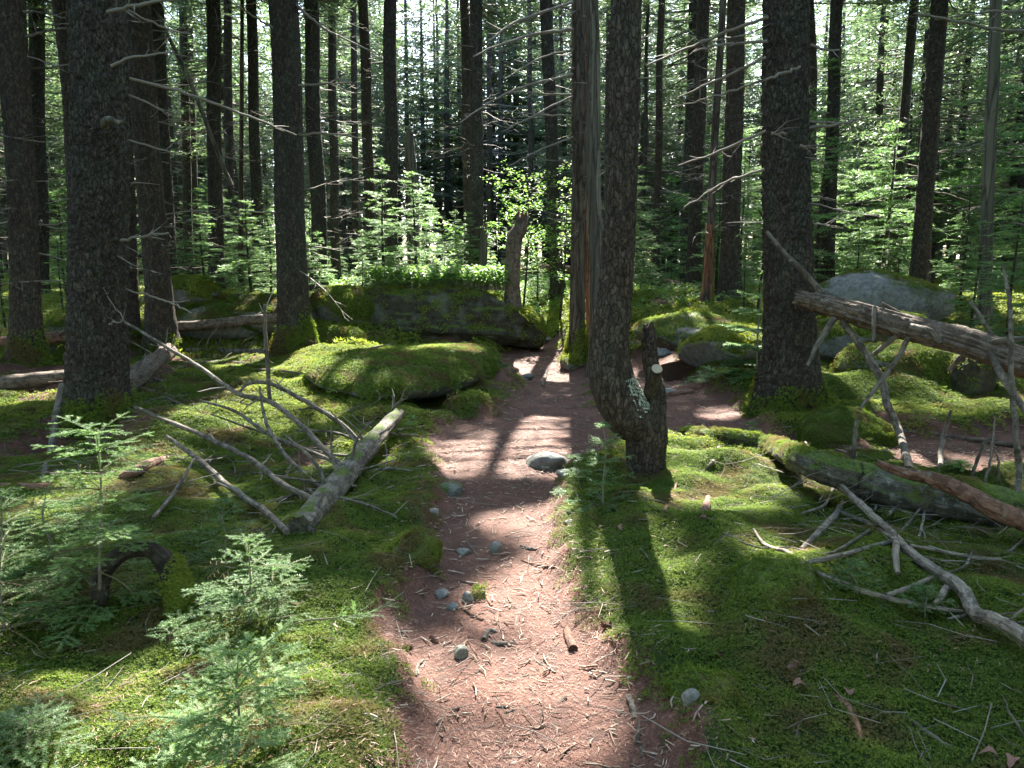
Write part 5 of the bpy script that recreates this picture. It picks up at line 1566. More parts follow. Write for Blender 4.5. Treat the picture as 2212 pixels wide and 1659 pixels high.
# ------------------------------------------------------------------ dead wood
def wood(label, pts, mat='stick', ns=10, name='fallen_branch', cat='branch', seed=0, n=7, lump=.12, bark=0, jag=0.0, cell=.03, aniso=3.0, parent=None, jit=.0012, ret=False, group=None, fiber=None):
    """pts: (px, py, Y or None = on the ground, width px)"""
    P = []; Rr = []
    kY = 1.0
    if parent is None:            # a straight stem stays straight: bring it all nearer by one factor until it clears the ground
        for a, b_, Yy, w in pts:
            if Yy is not None and b_ > 640: kY = min(kY, max(.80, G(a, b_)[1] * .97 / Yy))
    for a, b_, Yy, w in pts:
        if Yy is not None: Yy = Yy * kY
        if Yy is None:
            p = G(a, b_); r = W(w, p[1]) / 2; p = p + np.array([0, 0, r * .6])
        else:
            g_ = G(a, b_)
            if (parent is not None or kY <= .8) and b_ > 640 and Yy > g_[1] * .97: Yy = g_[1] * .97
            p = at(a, b_, Yy); r = W(w, Yy) / 2
        P.append(p); Rr.append(r)
    P = np.array(P)
    Q = catmull(P, n); R2 = np.interp(np.linspace(0, len(P) - 1, len(Q)), np.arange(len(P)), Rr)
    rg = np.random.default_rng(seed + 5)
    kk = np.random.default_rng(seed + 6); sp_ = np.linalg.norm(P[-1] - P[0]); P[1:-1] += kk.normal(0, .006 * min(1.5, sp_), P[1:-1].shape); Q = catmull(P, n)
    Q[1:-1] += rg.normal(0, jit, Q[1:-1].shape)
    o0 = np.array(parent.location) if parent is not None else P[0].copy()
    mb = MB(); tube(mb, Q - o0, R2, ns, 0, seed, bark, cell, lump, None, True, jag, aniso, fiber=(.10 * R2.mean() if ns >= 10 and fiber is None else fiber or 0))
    o = mb.build(name, M[mat], parent)
    if parent is None:
        o.location = tuple(o0); tag(o, label, cat, group)
    return (o, Q, R2) if ret else o


def stubs(parent, Q, R2, n, seed, lmin, lmax, mat='stick', up=0.0, wid=.35):
    rg = np.random.default_rng(seed); o0 = np.array(parent.location)
    for k in range(n):
        q = rg.integers(2, len(Q) - 2); d = unit(Q[q + 1] - Q[q - 1])
        s_ = unit(np.cross(d, unit(rg.normal(0, 1, 3))) + np.array([0, 0, up]) + d * .4); L = lmin + (lmax - lmin) * rg.random() ** 1.5
        P = np.array([Q[q], Q[q] + s_ * L * .5 + rg.normal(0, .02 * L, 3), Q[q] + unit(s_ + rg.normal(0, .2, 3)) * L])
        mb = MB(); r = max(.002, R2[q] * wid * (.5 + .5 * rg.random())); tube(mb, catmull(P, 4) - o0, np.linspace(r, r * .4, 9), 6, 0, k, lump=.15)
        mb.build('twig', M[mat], parent)


# fallen dead top with its fan of limbs
o, Q, R2 = wood('fallen dead spruce top with torn bark, mossy at its butt', [(650, 1160, None, 58), (700, 1095, None, 56), (755, 1020, 5.75, 48), (805, 955, 6.6, 40), (862, 893, 7.6, 22)], 'toplog', 28, 'fallen_log', 'log', 41, 10, .16, .007, .07, .022, 5.0, ret=True, fiber=.011)
TOP = o
stubs(o, Q, R2, 16, 42, .15, .55, 'stick', .3, .25)
for q, pts in enumerate([
    [(695, 1087, 5.0, 13), (615, 1052, 5.2, 13), (538, 996, 5.5, 12), (450, 946, 5.9, 11), (363, 909, 6.3, 10), (292, 879, 6.6, 6)],
    [(620, 1150, 4.55, 15), (568, 1106, 4.75, 15), (524, 1077, 4.95, 14), (477, 1033, 5.2, 13), (423, 986, 5.5, 12), (360, 943, 5.8, 9)],
    [(762, 1030, 5.5, 13), (702, 966, 5.7, 13), (648, 912, 6.0, 12), (578, 865, 6.25, 11), (514, 849, 6.4, 10), (437, 795, 6.7, 9), (370, 755, 7.0, 8), (262, 691, 7.3, 5)],
    [(790, 970, 6.2, 9), (743, 923, 6.3, 10), (672, 872, 6.4, 10), (588, 834, 6.5, 9), (538, 829, 6.5, 8), (512, 852, 6.45, 5)],
    [(760, 1012, 5.7, 9), (695, 986, 5.9, 9), (591, 943, 6.2, 8), (504, 889, 6.5, 7), (432, 865, 6.8, 5)],
    [(710, 1068, 5.2, 9), (632, 1000, 5.6, 9), (591, 939, 5.9, 8), (568, 889, 6.1, 7), (561, 835, 6.2, 4)],
    [(583, 866, 6.25, 9), (577, 755, 6.2, 9), (571, 657, 6.2, 6)],
    [(800, 985, 6.2, 7), (690, 975, 6.3, 6), (560, 935, 6.5, 5), (455, 895, 6.6, 3)],
    [(770, 1050, 5.6, 6), (700, 1040, 5.6, 6), (620, 1035, 5.6, 5), (540, 1020, 5.7, 3)],
    [(735, 1075, 5.1, 7), (790, 1090, 5.0, 6), (858, 1118, 4.85, 4)],
    [(790, 1020, 5.8, 7), (840, 1012, 5.8, 6), (888, 1018, 5.8, 4)],
    [(835, 925, 6.9, 9), (850, 885, 6.9, 8), (868, 862, 6.9, 4)],
    [(830, 935, 6.8, 6), (880, 940, 6.6, 5), (915, 944, 6.5, 3)],
    [(730, 1050, 5.3, 8), (650, 1065, 5.3, 8), (600, 1085, 5.2, 6)],
    [(800, 960, 6.5, 7), (720, 935, 6.6, 6), (640, 930, 6.7, 4)],
]):
    oo, Qb, Rb = wood(None, pts, 'stick', 9, 'limb', seed=50 + q, parent=TOP, ret=True, jit=.0015, lump=.07)
    rg = np.random.default_rng(60 + q); o0 = np.array(TOP.location); mb = MB()
    for k in range(5):
        w_ = rg.integers(2, len(Qb) - 1); d = unit(Qb[w_] - Qb[w_ - 1]); L = .06 + .25 * rg.random()
        dd = unit(d * .6 + rg.normal(0, .6, 3)); m_ = Qb[w_] + dd * L * .5; e = m_ + unit(dd + rg.normal(0, .3, 3)) * L * .5
        prisms(mb, np.array([Qb[w_], m_]) - o0, np.array([m_, e]) - o0, np.array([Rb[w_] * .4, Rb[w_] * .3]), np.array([Rb[w_] * .3, .001]), 0, 4)
    mb.build('twigs', M['twig'], oo, kind='stuff')

wood('grey dead stick leaning against the thickest scaly trunk', [(84, 1062, None, 14), (111, 973, 6.6, 14), (124, 889, 6.9, 13), (133, 832, 7.2, 12)], 'stick', 10, jag=.03, seed=71, name='dead_stick', cat='stick')
o, Q, R2 = wood('sunlit fallen log with a cracked top behind the thickest trunk', [(-30, 832, 9.0, 32), (60, 822, 9.1, 32), (150, 812, 9.3, 28)], 'log', 20, 'fallen_log', 'log', 72, 8, .1, .006, .02, .02, 5, ret=True)
o, Q, R2 = wood('dark red rotten log beside the edge trunk', [(-30, 742, 11, 26), (60, 737, 11, 26), (170, 722, 11.2, 22)], 'redlog', 18, 'fallen_log', 'log', 73, 8, .12, .006, ret=True); stubs(o, Q, R2, 4, 74, .1, .3)
o, Q, R2 = wood('long grey log propped behind the dark skirted trunk', [(372, 707, 12.9, 22), (470, 698, 13, 22), (560, 690, 13.1, 22), (625, 688, 13.2, 20)], 'log', 18, 'fallen_log', 'log', 75, 8, .12, .006, ret=True); stubs(o, Q, R2, 5, 76, .1, .35)
o, Q, R2 = wood('thin bleached log bristling with upright white stubs', [(400, 762, None, 15), (480, 765, None, 15), (610, 764, None, 13)], 'stick', 12, 'fallen_log', 'log', 77, 8, .1, ret=True)
stubs(o, Q, R2, 12, 78, .15, .6, 'stick', 1.4, .4)
o, Q, R2 = wood('crumbling grey log full of spikes beside the thickest trunk', [(268, 850, None, 40), (315, 808, None, 42), (372, 762, None, 30)], 'log', 22, 'fallen_log', 'log', 79, 9, .2, .012, .04, .02, 5, ret=True); stubs(o, Q, R2, 16, 80, .15, .5, 'stick', .8, .2)
o, Q, R2 = wood('arched dark dead root with shaggy yellow moss over its end', [(214, 1320, None, 34), (222, 1240, 3.65, 36), (262, 1195, 3.7, 30), (320, 1188, 3.72, 32), (365, 1220, 3.7, 44), (388, 1290, 3.6, 40), (380, 1340, None, 24)], 'darkroot', 22, 'arched_root', 'root', 81, 8, .2, .006, ret=True)
# moss beard on the arch
me = o.data; co = np.zeros(len(me.vertices) * 3, np.float32); me.vertices.foreach_get('co', co); co = co.reshape(-1, 3)
d_ = smooth((co[:, 0] - .28) / .1) * 3500
spread(me, 'moss', CL[10], d_, parent=o, seed=5, kind='stuff')
for k, (lab, pts, mt, nm) in enumerate([
    ('splintered reddish bark slab on the moss', [(262, 1038, None, 20), (310, 1015, None, 26), (362, 990, None, 10)], 'redlog', 'bark_slab'),
    ('curved grey stick across the moss under the spiky log', [(292, 838, None, 8), (340, 850, None, 8), (410, 870, None, 5)], 'stick', 'dead_stick'),
    ('long pale branch lying before the bleached log', [(368, 800, None, 6), (430, 788, None, 7), (500, 785, None, 7), (562, 793, None, 5)], 'stick', 'fallen_branch'),
    ('thin dark branch reaching the moss skirt', [(545, 800, None, 4), (600, 803, None, 5), (678, 814, None, 4)], 'stick', 'fallen_branch'),
    ('pale forked stick near the white stubs', [(880 * .336, 553 + .336 * 750, None, 7), (340, 824, None, 8), (398, 835, None, 5)], 'stick', 'dead_stick'),
    ('straight pale stick resting behind the white forked limb', [(275, 852, None, 7), (350, 862, None, 6), (420, 884, None, 4)], 'stick', 'dead_stick'),
    ('short thick grey stub under the arched limb', [(430, 895, None, 10), (470, 870, None, 12), (497, 842, None, 8)], 'stick', 'dead_stick'),
    ('small curved root on the dark moss slope', [(45, 1005, None, 7), (70, 985, None, 9), (66, 960, None, 5)], 'stick', 'dead_stick'),
    ('thin stick lying on the slope beneath the leaning stick', [(12, 937, None, 7), (50, 923, None, 7), (90, 908, None, 4)], 'stick', 'dead_stick'),
    ('brown rotten pole under the leaning stick', [(0, 1055, None, 16), (60, 1058, None, 18), (110, 1052, None, 12)], 'redlog', 'fallen_branch'),
    ('dark limb crossing under the long grey limbs', [(330, 1120, 4.8, 9), (380, 1060, 5.2, 9), (420, 990, 5.6, 5)], 'stick', 'fallen_branch'),
    ('bleached stick on the back of the mossy slab', [(765, 765, 11.4, 6), (810, 752, 11.6, 7), (850, 744, 11.8, 5)], 'stick', 'dead_stick'),
    ('thin crooked branch over the bottom moss', [(165, 1515, None, 6), (215, 1527, None, 7), (262, 1512, None, 5), (275, 1490, None, 3)], 'stick', 'fallen_branch'),
    ('thin crooked twig between the young firs', [(300, 1420, None, 3), (340, 1400, None, 4), (368, 1375, None, 3)], 'stick', 'fallen_branch'),
    ('short pale stick before the bushy dark fir', [(410, 1270, None, 8), (430, 1258, None, 8), (448, 1247, None, 5)], 'stick', 'dead_stick'),
    # path
    ('knobbly dark stick end pointing down the path', [(1224, 1366, None, 18), (1230, 1388, None, 20), (1238, 1408, None, 22)], 'redlog', 'dead_stick'),
    ('pale split stick at the path edge', [(1358, 1508, None, 14), (1366, 1530, None, 15), (1371, 1556, None, 14)], 'stick', 'dead_stick'),
    ('chain of short pale sticks below the split one', [(1382, 1558, None, 9), (1378, 1590, None, 9), (1374, 1612, None, 8)], 'stick', 'dead_stick'),
    ('two pale splinters farthest down by the path edge', [(1384, 1612, None, 11), (1387, 1640, None, 9)], 'stick', 'dead_stick'),
    ('short broken pale stick with a snapped end in the path middle', [(1064, 1390, None, 9), (1085, 1394, None, 11), (1116, 1393, None, 9)], 'stick', 'dead_stick'),
    ('thin reddish branch running past the white stone', [(1000, 1366, None, 5), (1015, 1395, None, 5), (1036, 1424, None, 5), (1048, 1438, None, 3)], 'redlog', 'fallen_branch'),
    ('crossed pale twig on the path', [(1140, 1412, None, 4), (1165, 1433, None, 6), (1200, 1454, None, 4)], 'stick', 'fallen_branch'),
    ('stubby twig crossing the pale one', [(1185, 1421, None, 8), (1170, 1436, None, 8)], 'stick', 'dead_stick'),
    ('curved twig in the path below the root cluster', [(1113, 1358, None, 6), (1117, 1335, None, 6), (1126, 1310, None, 3)], 'stick', 'dead_stick'),
    ('forked branch on the path shoulder below the dead tree', [(1172, 836, None, 6), (1176, 815, None, 8), (1182, 800, None, 4)], 'stick', 'dead_stick'),
    ('thick stick lying across the upper litter', [(1125, 1182, None, 8), (1142, 1188, None, 10), (1160, 1190, None, 8)], 'stick', 'dead_stick'),
    ('smooth brown root crossing to the moss edge', [(1126, 1212, None, 5), (1150, 1222, None, 8), (1205, 1228, None, 6)], 'redlog', 'root'),
    ('thin dark twig from the angular stone', [(1005, 1165, None, 3), (1015, 1180, None, 5), (1033, 1203, None, 4)], 'stick', 'dead_stick'),
    ('brown stick slanting in the lower litter', [(1222, 1632, None, 12), (1250, 1600, None, 8), (1262, 1578, None, 5)], 'redlog', 'dead_stick'),
    ('white chip topmost of the pale pair in the sun', [(1072, 1533, None, 9), (1093, 1530, None, 10)], 'stick', 'dead_stick'),
    ('white chip just under its twin in the sun', [(1090, 1542, None, 7), (1120, 1534, None, 8)], 'stick', 'dead_stick'),
    ('brown pine cone shaped twig beside the pale chips', [(972, 1534, None, 8), (990, 1536, None, 11)], 'redlog', 'dead_stick'),
    ('pale slanted splinter above the pale pair', [(1028, 1458, None, 8), (1048, 1438, None, 7)], 'stick', 'dead_stick'),
    ('pale splinter alone in the path', [(1115, 1468, None, 6), (1142, 1460, None, 8)], 'stick', 'dead_stick'),
    ('short thick chip near the right curve of the path', [(1205, 1524, None, 9), (1222, 1510, None, 10)], 'stick', 'dead_stick'),
    ('weathered curly root on the path shoulder', [(898, 1462, None, 6), (903, 1440, None, 8), (915, 1428, None, 7), (922, 1440, None, 4)], 'stick', 'root'),
    ('gnarled root knot near the broken pale stick', [(1045, 1385, None, 14), (1056, 1366, None, 14), (1072, 1368, None, 9)], 'stick', 'root'),
    ('dark root stub below the root cluster', [(1076, 1320, None, 11), (1074, 1340, None, 13), (1070, 1352, None, 9)], 'redlog', 'root'),
    # right moss
    ('rotten reddish branch lying in the moss', [(1802, 1506, None, 16), (1835, 1539, None, 22), (1862, 1600, None, 12)], 'redlog', 'fallen_branch'),
    ('smooth curved grey branch in the bottom moss', [(1889, 1526, None, 12), (1956, 1556, None, 13), (2007, 1590, None, 13), (2056, 1622, None, 10)], 'stick', 'fallen_branch'),
    ('slender white stick standing out of the moss', [(1731, 1546, None, 8), (1724, 1586, None, 9), (1729, 1624, None, 8)], 'stick', 'dead_stick'),
    ('thin grey curved twig above the white stick', [(1726, 1485, None, 5), (1732, 1440, None, 5), (1750, 1410, None, 4)], 'stick', 'dead_stick'),
    ('long thin twig crossing the corner moss', [(2067, 1576, None, 3), (2120, 1566, None, 5), (2160, 1558, None, 6), (2205, 1580, None, 5)], 'stick', 'fallen_branch'),
    ('twisted bare twig rising at the corner edge', [(2230, 1612, 2.7, 7), (2185, 1545, 2.75, 6), (2165, 1500, 2.8, 3)], 'stick', 'fallen_branch'),
    ('short brown stick standing in the moss by the corner', [(2050, 1545, None, 12), (2058, 1510, None, 9)], 'redlog', 'dead_stick'),
    ('dark stubby stick on the sunny moss', [(1518, 1128, None, 16), (1524, 1100, None, 17), (1530, 1078, None, 12)], 'redlog', 'dead_stick'),
    ('curved peeled branch beside the crooked trunk foot', [(1478, 1045, None, 7), (1515, 1020, None, 8), (1540, 995, None, 9), (1553, 968, None, 10)], 'stick', 'fallen_branch'),
    ('brown branch pointing down from the crooked trunk foot', [(1434, 1108, None, 9), (1450, 1070, None, 8), (1462, 1045, None, 5)], 'redlog', 'fallen_branch'),
    ('small pale twig on the shaded moss', [(1372, 1162, None, 4), (1385, 1180, None, 5), (1398, 1205, None, 4)], 'stick', 'dead_stick'),
    ('curved pale twig below the crossed branches', [(1980, 1378, None, 5), (2010, 1362, None, 6), (2045, 1356, None, 5)], 'stick', 'dead_stick'),
    ('long straight twig slanting in the shaded moss', [(1590, 1365, None, 4), (1610, 1383, None, 5), (1630, 1395, None, 4)], 'stick', 'dead_stick'),
    ('dark stick beside the crooked trunk on the litter', [(1434, 858, None, 12), (1470, 852, None, 14), (1500, 848, None, 9)], 'redlog', 'dead_stick'),
    ('thin pale fallen pole beyond the long mossy log', [(1785, 902, None, 7), (1872, 923, None, 10), (2040, 946, None, 12), (2260, 975, None, 12)], 'log', 'fallen_branch'),
    ('dark fallen tree lying far off beyond the path', [(1340, 590, 22, 14), (1450, 612, 21, 14), (1560, 640, 20, 12)], 'redlog', 'fallen_log'),
    ('dark log across the gap beyond the dead trunk', [(1110, 585, 21, 14), (1200, 580, 21, 16), (1300, 590, 21, 12)], 'redlog', 'fallen_log'),
]):
    wood(lab, pts, mt, 12 if max(p[3] for p in pts) > 9 else 8, nm, {'fallen_branch': 'branch', 'dead_stick': 'stick', 'root': 'root', 'bark_slab': 'bark', 'fallen_log': 'log'}[nm], 800 + k, 6, .09, jag=.01 if max(p[3] for p in pts) > 10 else 0)

# curved roots arching over the stone cluster
wood('curved surface root arching over the stone cluster', [(935, 1262, None, 5), (975, 1254, None, 8), (1015, 1262, None, 9), (1045, 1285, None, 9), (1062, 1312, None, 8)], 'redlog', 10, 'root', 'root', 91)
wood('inner surface root close to the stone cluster', [(962, 1278, None, 5), (1000, 1268, None, 6), (1032, 1282, None, 6), (1050, 1300, None, 5)], 'redlog', 8, 'root', 'root', 92)
wood('straight root below the mossy stone of the cluster', [(996, 1313, None, 7), (1020, 1330, None, 9), (1042, 1343, None, 10)], 'redlog', 10, 'root', 'root', 93)

# big leaning rotten log at the right
o, Q, R2 = wood('thick rotten log leaning across the bank on its own dead limbs', [(1728, 643, 7.5, 28), (1800, 662, 7.2, 38), (1890, 690, 6.9, 46), (1990, 718, 6.6, 52), (2090, 742, 6.3, 56), (2212, 778, 6.0, 60), (2380, 830, 5.7, 62), (2560, 880, 5.5, 66)], 'log', 64, 'leaning_log', 'log', 95, 18, .16, .010, .07, .028, 7.0, ret=True, fiber=.020)
LL = o
for q, (pts, nm) in enumerate([
    ([(1802, 688, 7.1, 14), (1765, 745, 7.0, 11), (1744, 790, 6.9, 6)], 'limb'),
    ([(1818, 692, 7.1, 14), (1855, 745, 7.0, 15), (1899, 822, 6.8, 16), (1919, 872, 6.6, 17), (1946, 939, 6.4, 17), (1964, 1014, 6.2, 18)], 'limb'),
    ([(1962, 728, 6.6, 12), (1939, 771, 6.6, 11), (1899, 832, 6.5, 9), (1857, 884, 6.4, 6)], 'limb'),
    ([(1940, 724, 6.7, 11), (1912, 745, 6.8, 11), (1884, 768, 6.9, 9)], 'limb'), ([(1968, 706, 6.5, 15), (2007, 716, 6.35, 16), (2031, 740, 6.3, 12)], 'limb'),
    ([(1888, 664, 6.85, 9), (1888, 700, 6.75, 10), (1886, 737, 6.7, 7)], 'limb'), ([(1655, 500, 7.6, 8), (1704, 553, 7.5, 10), (1738, 593, 7.45, 12), (1771, 624, 7.4, 13), (1800, 652, 7.3, 13)], 'limb'),
    ([(2136, 758, 6.1, 15), (2161, 808, 5.9, 15), (2190, 850, 5.7, 15), (2225, 900, 5.5, 15)], 'limb'), ([(2100, 748, 6.2, 12), (2060, 790, 6.4, 11), (2050, 802, 6.4, 8)], 'limb'),
    ([(1903, 655, 6.9, 8), (1950, 678, 6.8, 6)], 'limb'), ([(2140, 740, 6.1, 12), (2180, 733, 6.0, 12), (2230, 734, 5.9, 12)], 'limb')]):
    wood(None, pts, 'stick', 12, nm, seed=100 + q, parent=LL, n=8, lump=.09)
for q, (lab, pts) in enumerate([
    ('twisted dead sapling standing in front of the leaning log end', [(2198, 1110, None, 12), (2200, 1023, 5.0, 13), (2191, 956, 5.0, 13), (2185, 872, 5.05, 12), (2181, 795, 5.1, 11), (2178, 654, 5.2, 9), (2166, 575, 5.3, 5)]),
    ('thin forked dead twig above the leaning log', [(2146, 732, 6.2, 9), (2122, 690, 6.3, 8), (2094, 648, 6.4, 5)]),
    ('dark upright peg beside the twisted sapling', [(2030, 1026, None, 11), (2034, 950, 6.3, 11), (2055, 886, 6.3, 6)]),
    ('short upright grey peg on the mossy mound', [(1842, 988, 6.5, 11), (1846, 945, 6.5, 10), (1850, 905, 6.5, 8)]),
    ('bent grey stick beyond the splintered log', [(2094, 1042, None, 7), (2128, 956, 5.6, 8), (2155, 950, 5.6, 6)]),
    ('thin dark branch rising from the corner of the mossy log', [(2117, 1080, 5.2, 5), (2140, 1000, 5.2, 6), (2150, 900, 5.3, 4)]),
    ('thin curved dead twig near the splintered log', [(2160, 1040, 5.4, 5), (2155, 990, 5.4, 5), (2148, 975, 5.4, 3)]),
]):
    wood(lab, pts, 'stick', 9, 'dead_stick', 'stick', 120 + q, 8, .1, jit=.003)

# long mossy log and the splintered one
o, Q, R2 = wood('long mossy fallen log running out under the leaning one', [(1470, 938, None, 14), (1560, 952, None, 24), (1657, 975, None, 38), (1750, 1003, 6.0, 58), (1850, 1035, 5.95, 74), (1950, 1058, 5.8, 84), (2080, 1082, 5.7, 92), (2250, 1120, 5.6, 100), (2450, 1160, 5.5, 100)], 'mosslog', 40, 'fallen_log', 'log', 130, 14, .12, .010, .05, .03, 2.5, ret=True)
me = o.data; nn = np.zeros(len(me.vertices) * 3, np.float32); me.vertices.foreach_get('normal', nn); nz = nn.reshape(-1, 3)[:, 2]
co = np.zeros(len(me.vertices) * 3, np.float32); me.vertices.foreach_get('co', co); co = co.reshape(-1, 3)
spread(me, 'moss', CL[0], 700 * smooth((nz - .2) / .5) * smooth((vnoise(co[:, 0] * 3, co[:, 1] * 3, co[:, 2] * 3, 8) - .38) / .15), parent=o, seed=6, kind='stuff')
stubs(o, Q, R2, 5, 131, .1, .3, 'stick', .6, .15)
wood('splintered red brown log lying over the mossy one', [(1905, 1005, 5.4, 14), (1960, 1020, 5.3, 22), (2040, 1045, 5.2, 30), (2120, 1080, 5.1, 36), (2240, 1138, 5.0, 40), (2400, 1200, 4.9, 40)], 'redlog', 26, 'fallen_log', 'log', 133, 14, .25, .014, .08, .02, 8.0)

# fallen thin tree with crossing limbs, lower right
o, Q, R2 = wood('thin fallen dead tree with bleached splintered wood and many limbs', [(1714, 966, 6.0, 8), (1771, 1007, 5.6, 11), (1849, 1077, 5.0, 13), (1916, 1140, 4.5, 16), (1973, 1200, 4.1, 20), (2060, 1267, 3.75, 26), (2107, 1314, 3.5, 30), (2158, 1348, 3.3, 29), (2260, 1425, 3.0, 31), (2420, 1540, 2.7, 34)], 'bleach', 26, 'fallen_log', 'log', 135, 14, .18, .007, .05, .018, 7.0, ret=True)
FT = o; stubs(o, Q, R2, 9, 136, .08, .3, 'stick', .5, .3)
for q, pts in enumerate([
    [(1930, 1168, 4.4, 12), (1822, 1197, 4.3, 11), (1738, 1217, 4.25, 11), (1697, 1220, 4.2, 10), (1632, 1211, 4.2, 6)],
    [(2080, 1322, 3.6, 10), (2013, 1311, 3.7, 11), (1939, 1298, 3.8, 12), (1859, 1274, 3.95, 12), (1805, 1257, 4.0, 11), (1755, 1227, 4.1, 10), (1704, 1195, 4.25, 9), (1657, 1173, 4.35, 8), (1627, 1143, 4.45, 5)],
    [(1880, 1022, 5.3, 12), (1838, 1065, 5.1, 14), (1805, 1106, 4.9, 15), (1765, 1150, 4.75, 15), (1731, 1187, 4.6, 11)],
    [(1893, 1135, 4.6, 8), (1832, 1170, 4.55, 7), (1781, 1193, 4.5, 6), (1704, 1187, 4.5, 5), (1630, 1183, 4.5, 4), (1563, 1150, 4.55, 3)],
    [(1966, 1178, 4.2, 7), (2040, 1193, 4.2, 9), (2107, 1203, 4.2, 9), (2162, 1208, 4.2, 6)], [(1914, 1286, 3.9, 11), (1966, 1267, 3.85, 11), (2014, 1248, 3.9, 10)],
    [(2100, 1190, 4.25, 4), (2085, 1222, 4.1, 6), (2047, 1237, 4.0, 4)], [(1936, 1166, 4.3, 14), (1933, 1203, 4.2, 14), (1939, 1238, 4.1, 12)],
    [(2050, 1262, 3.8, 16), (2030, 1290, 3.7, 14), (2020, 1305, 3.65, 8)], [(2106, 1318, 3.5, 10), (2080, 1330, 3.5, 8), (2046, 1336, 3.5, 5)],
    [(1739, 955, 5.9, 5), (1771, 992, 5.7, 8), (1803, 1032, 5.5, 8), (1806, 1045, 5.4, 9)], [(1803, 1048, 5.4, 7), (1780, 1088, 5.2, 6), (1735, 1108, 5.0, 4)],
    [(1890, 1100, 5.0, 6), (1895, 1070, 5.1, 6), (1877, 1045, 5.2, 4)], [(1818, 1106, 4.8, 7), (1872, 1130, 4.65, 9), (1939, 1170, 4.35, 10), (2003, 1225, 4.0, 9)],
    [(1920, 1110, 4.8, 8), (1960, 1075, 5.0, 9), (1975, 1040, 5.1, 6)], [(1945, 1150, 4.5, 5), (2000, 1080, 4.7, 5), (2030, 1015, 4.8, 3)],
    [(1985, 1160, 4.4, 5), (1995, 1110, 4.5, 6), (1990, 1060, 4.6, 3)]]):
    wood(None, pts, 'bleach' if q % 3 else 'stick', 10, 'limb', seed=140 + q, parent=FT, n=7, lump=.08)
wood('pale stick entering from the edge above the fallen thin tree', [(2260, 1199, None, 9), (2212, 1198, None, 9), (2143, 1199, None, 6)], 'stick', 8, 'dead_stick', 'stick', 160)
wood('short pale cross stick at the edge beyond', [(2172, 1200, None, 7), (2215, 1165, None, 6), (2250, 1150, None, 5)], 'stick', 8, 'dead_stick', 'stick', 161)

# leaning dead pole and snags
wood('leaning bare dead pole slanting between the spruces', [(500, 400, 14.6, 9), (470, 330, 14.4, 9), (423, 208, 14.1, 9), (380, 110, 13.9, 8), (340, 30, 13.7, 7)], 'greydead', 10, 'dead_pole', 'dead tree', 170, 6)


def snag(label, pts, mat, seed, w_=24):
    P = np.array([at(a, b_, c) for a, b_, c, w in pts]); Rr = [W(w, c) / 2 for a, b_, c, w in pts]
    Q = catmull(P, 10); R2 = np.interp(np.linspace(0, len(P) - 1, len(Q)), np.arange(len(P)), Rr)
    r_ = empty('snag', tuple(P[0]), label, 'dead tree'); o0 = P[0]
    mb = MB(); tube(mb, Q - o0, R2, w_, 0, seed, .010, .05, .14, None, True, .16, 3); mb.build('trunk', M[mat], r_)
    rg = np.random.default_rng(seed); mb = MB(); T = unit(Q[-1] - Q[-3])
    for k in range(7):
        a = rg.random() * 6.28; off = np.array([math.cos(a), math.sin(a), 0]) * R2[-1] * .7; p = Q[-2] + off
        prisms(mb, [p - o0], [p + T * (.05 + .12 * rg.random()) + rg.normal(0, .01, 3) - o0], [R2[-1] * .35], [.003], 0, 4)
    mb.build('splinters', M['rust'], r_)


snag('broken snag with a leaning splintered top on the end of the ledge', [(1108, 672, 14.9, 38), (1107, 620, 14.9, 32), (1108, 560, 14.9, 30), (1112, 515, 14.9, 33), (1124, 492, 14.9, 28), (1127, 468, 14.9, 25)], 'log', 181)
snag('tall broken snag among the living spruces', [(893, 600, 19, 26), (892, 450, 19, 23), (888, 350, 19, 21), (884, 290, 19, 17)], 'greydead', 182)
snag('short pale snag stub behind the ledge seedlings', [(1043, 570, 18, 18), (1044, 520, 18, 15), (1046, 492, 18, 12)], 'greydead', 183)

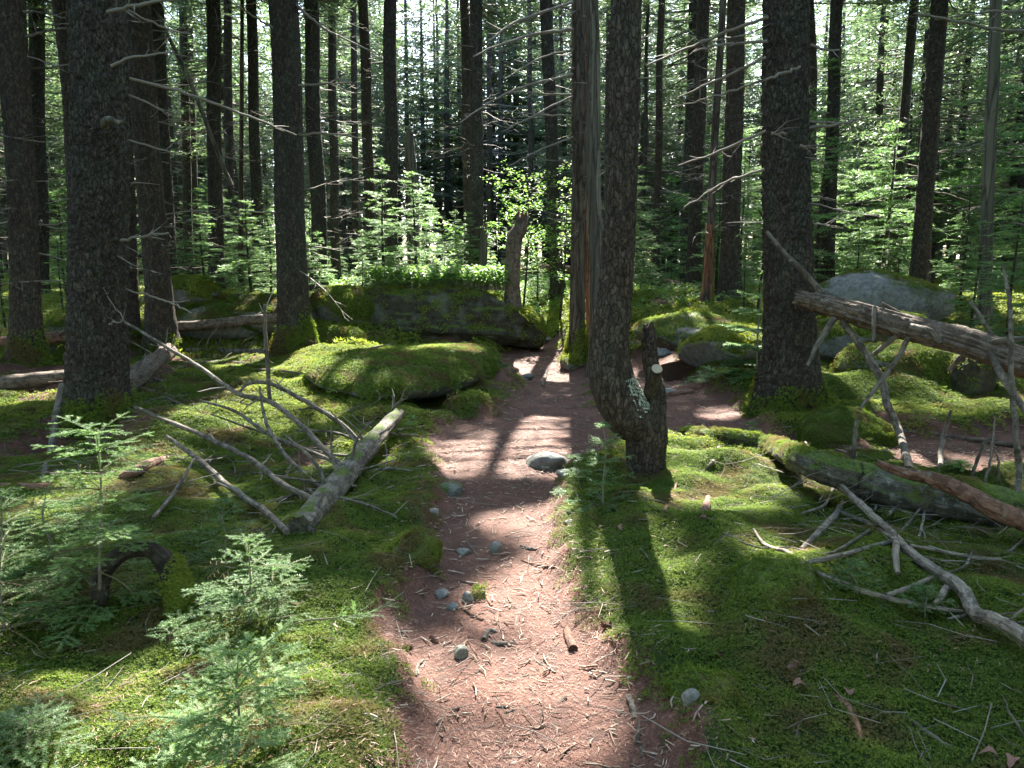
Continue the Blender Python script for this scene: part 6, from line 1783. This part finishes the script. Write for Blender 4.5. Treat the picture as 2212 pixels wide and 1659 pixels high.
# cones and fallen leaves
for k, (lab, px, py) in enumerate([('brown cone on the sunny path shoulder', 878, 1405), ('small cone in the path below the stone cluster', 878, 1232), ('reddish cone on the sunlit moss', 1312, 1355), ('cone near the curled twigs in the moss', 1548, 1416),
                                  ('cone beside the thin twig in the moss', 1710, 1446), ('brown cone between the chips', 938, 1388)]):
    p = G(px, py); r_ = empty('spruce_cone', tuple(p + [0, 0, .01]), lab, 'cone'); r_.rotation_euler = (0, 1.45, k * 1.7)
    mb = MB(); zs = np.linspace(-.025, .028, 12); tube(mb, np.stack([0 * zs, 0 * zs, zs], 1), .0125 * np.sqrt(np.clip(1 - (zs / .03) ** 2, .02, 1)), 12, 0, k, lump=.1)
    mb.build('core', M['redlog'], r_)
    mb = MB(); a = np.arange(60) * 2.4; z = np.linspace(-.022, .024, 60); rr_ = .012 * np.sqrt(1 - (z / .03) ** 2)
    p0 = np.stack([rr_ * np.cos(a), rr_ * np.sin(a), z], 1); d = np.stack([np.cos(a), np.sin(a), 1.2 + 0 * a], 1); s_ = np.stack([-np.sin(a), np.cos(a), 0 * a], 1)
    Vv = np.stack([p0 - s_ * .004, p0 + s_ * .004, p0 + s_ * .003 + d * .005, p0 - s_ * .003 + d * .005], 1).reshape(-1, 3)
    mb.add(Vv, np.arange(240).reshape(-1, 4)); mb.build('scales', M['redlog'], r_, False)
for k, (lab, px, py) in enumerate([('curled dry brown leaf near the rotten reddish branch', 1712, 1492), ('dry leaf lying beside the grey curved branch', 1835, 1516), ('pair of dry leaves at the bottom corner, the larger', 2155, 1648),
                                  ('small dry leaf at the bottom corner', 2190, 1650), ('dark dry leaf on the moss near the crooked trunk shade', 1331, 1146)]):
    p = G(px, min(py, 1654)); rg = np.random.default_rng(k)
    mb = MB(); u = np.linspace(0, 1, 7); L = .055
    wv = .018 * np.sin(np.pi * u ** .8) * (1 + .4 * np.sin(u * 18))
    Vl = np.concatenate([np.stack([u * L, -wv, .012 * np.sin(u * 4) + wv * .5], 1), np.stack([u * L, 0 * wv, .012 * np.sin(u * 4)], 1), np.stack([u * L, wv, .012 * np.sin(u * 4) + wv * .6], 1)])
    Fl = [[a_ + q, a_ + q + 1, a_ + q + 8, a_ + q + 7] for a_ in (0, 7) for q in range(6)]
    mb.add(Vl, Fl); o = mb.build('dry_leaf', M['litter']); o.location = tuple(p + [0, 0, .02]); o.rotation_euler = (0, 0, k * 1.3); tag(o, lab, 'leaf')
print('TRIS', sum(len(m_.polygons) for m_ in bpy.data.meshes))
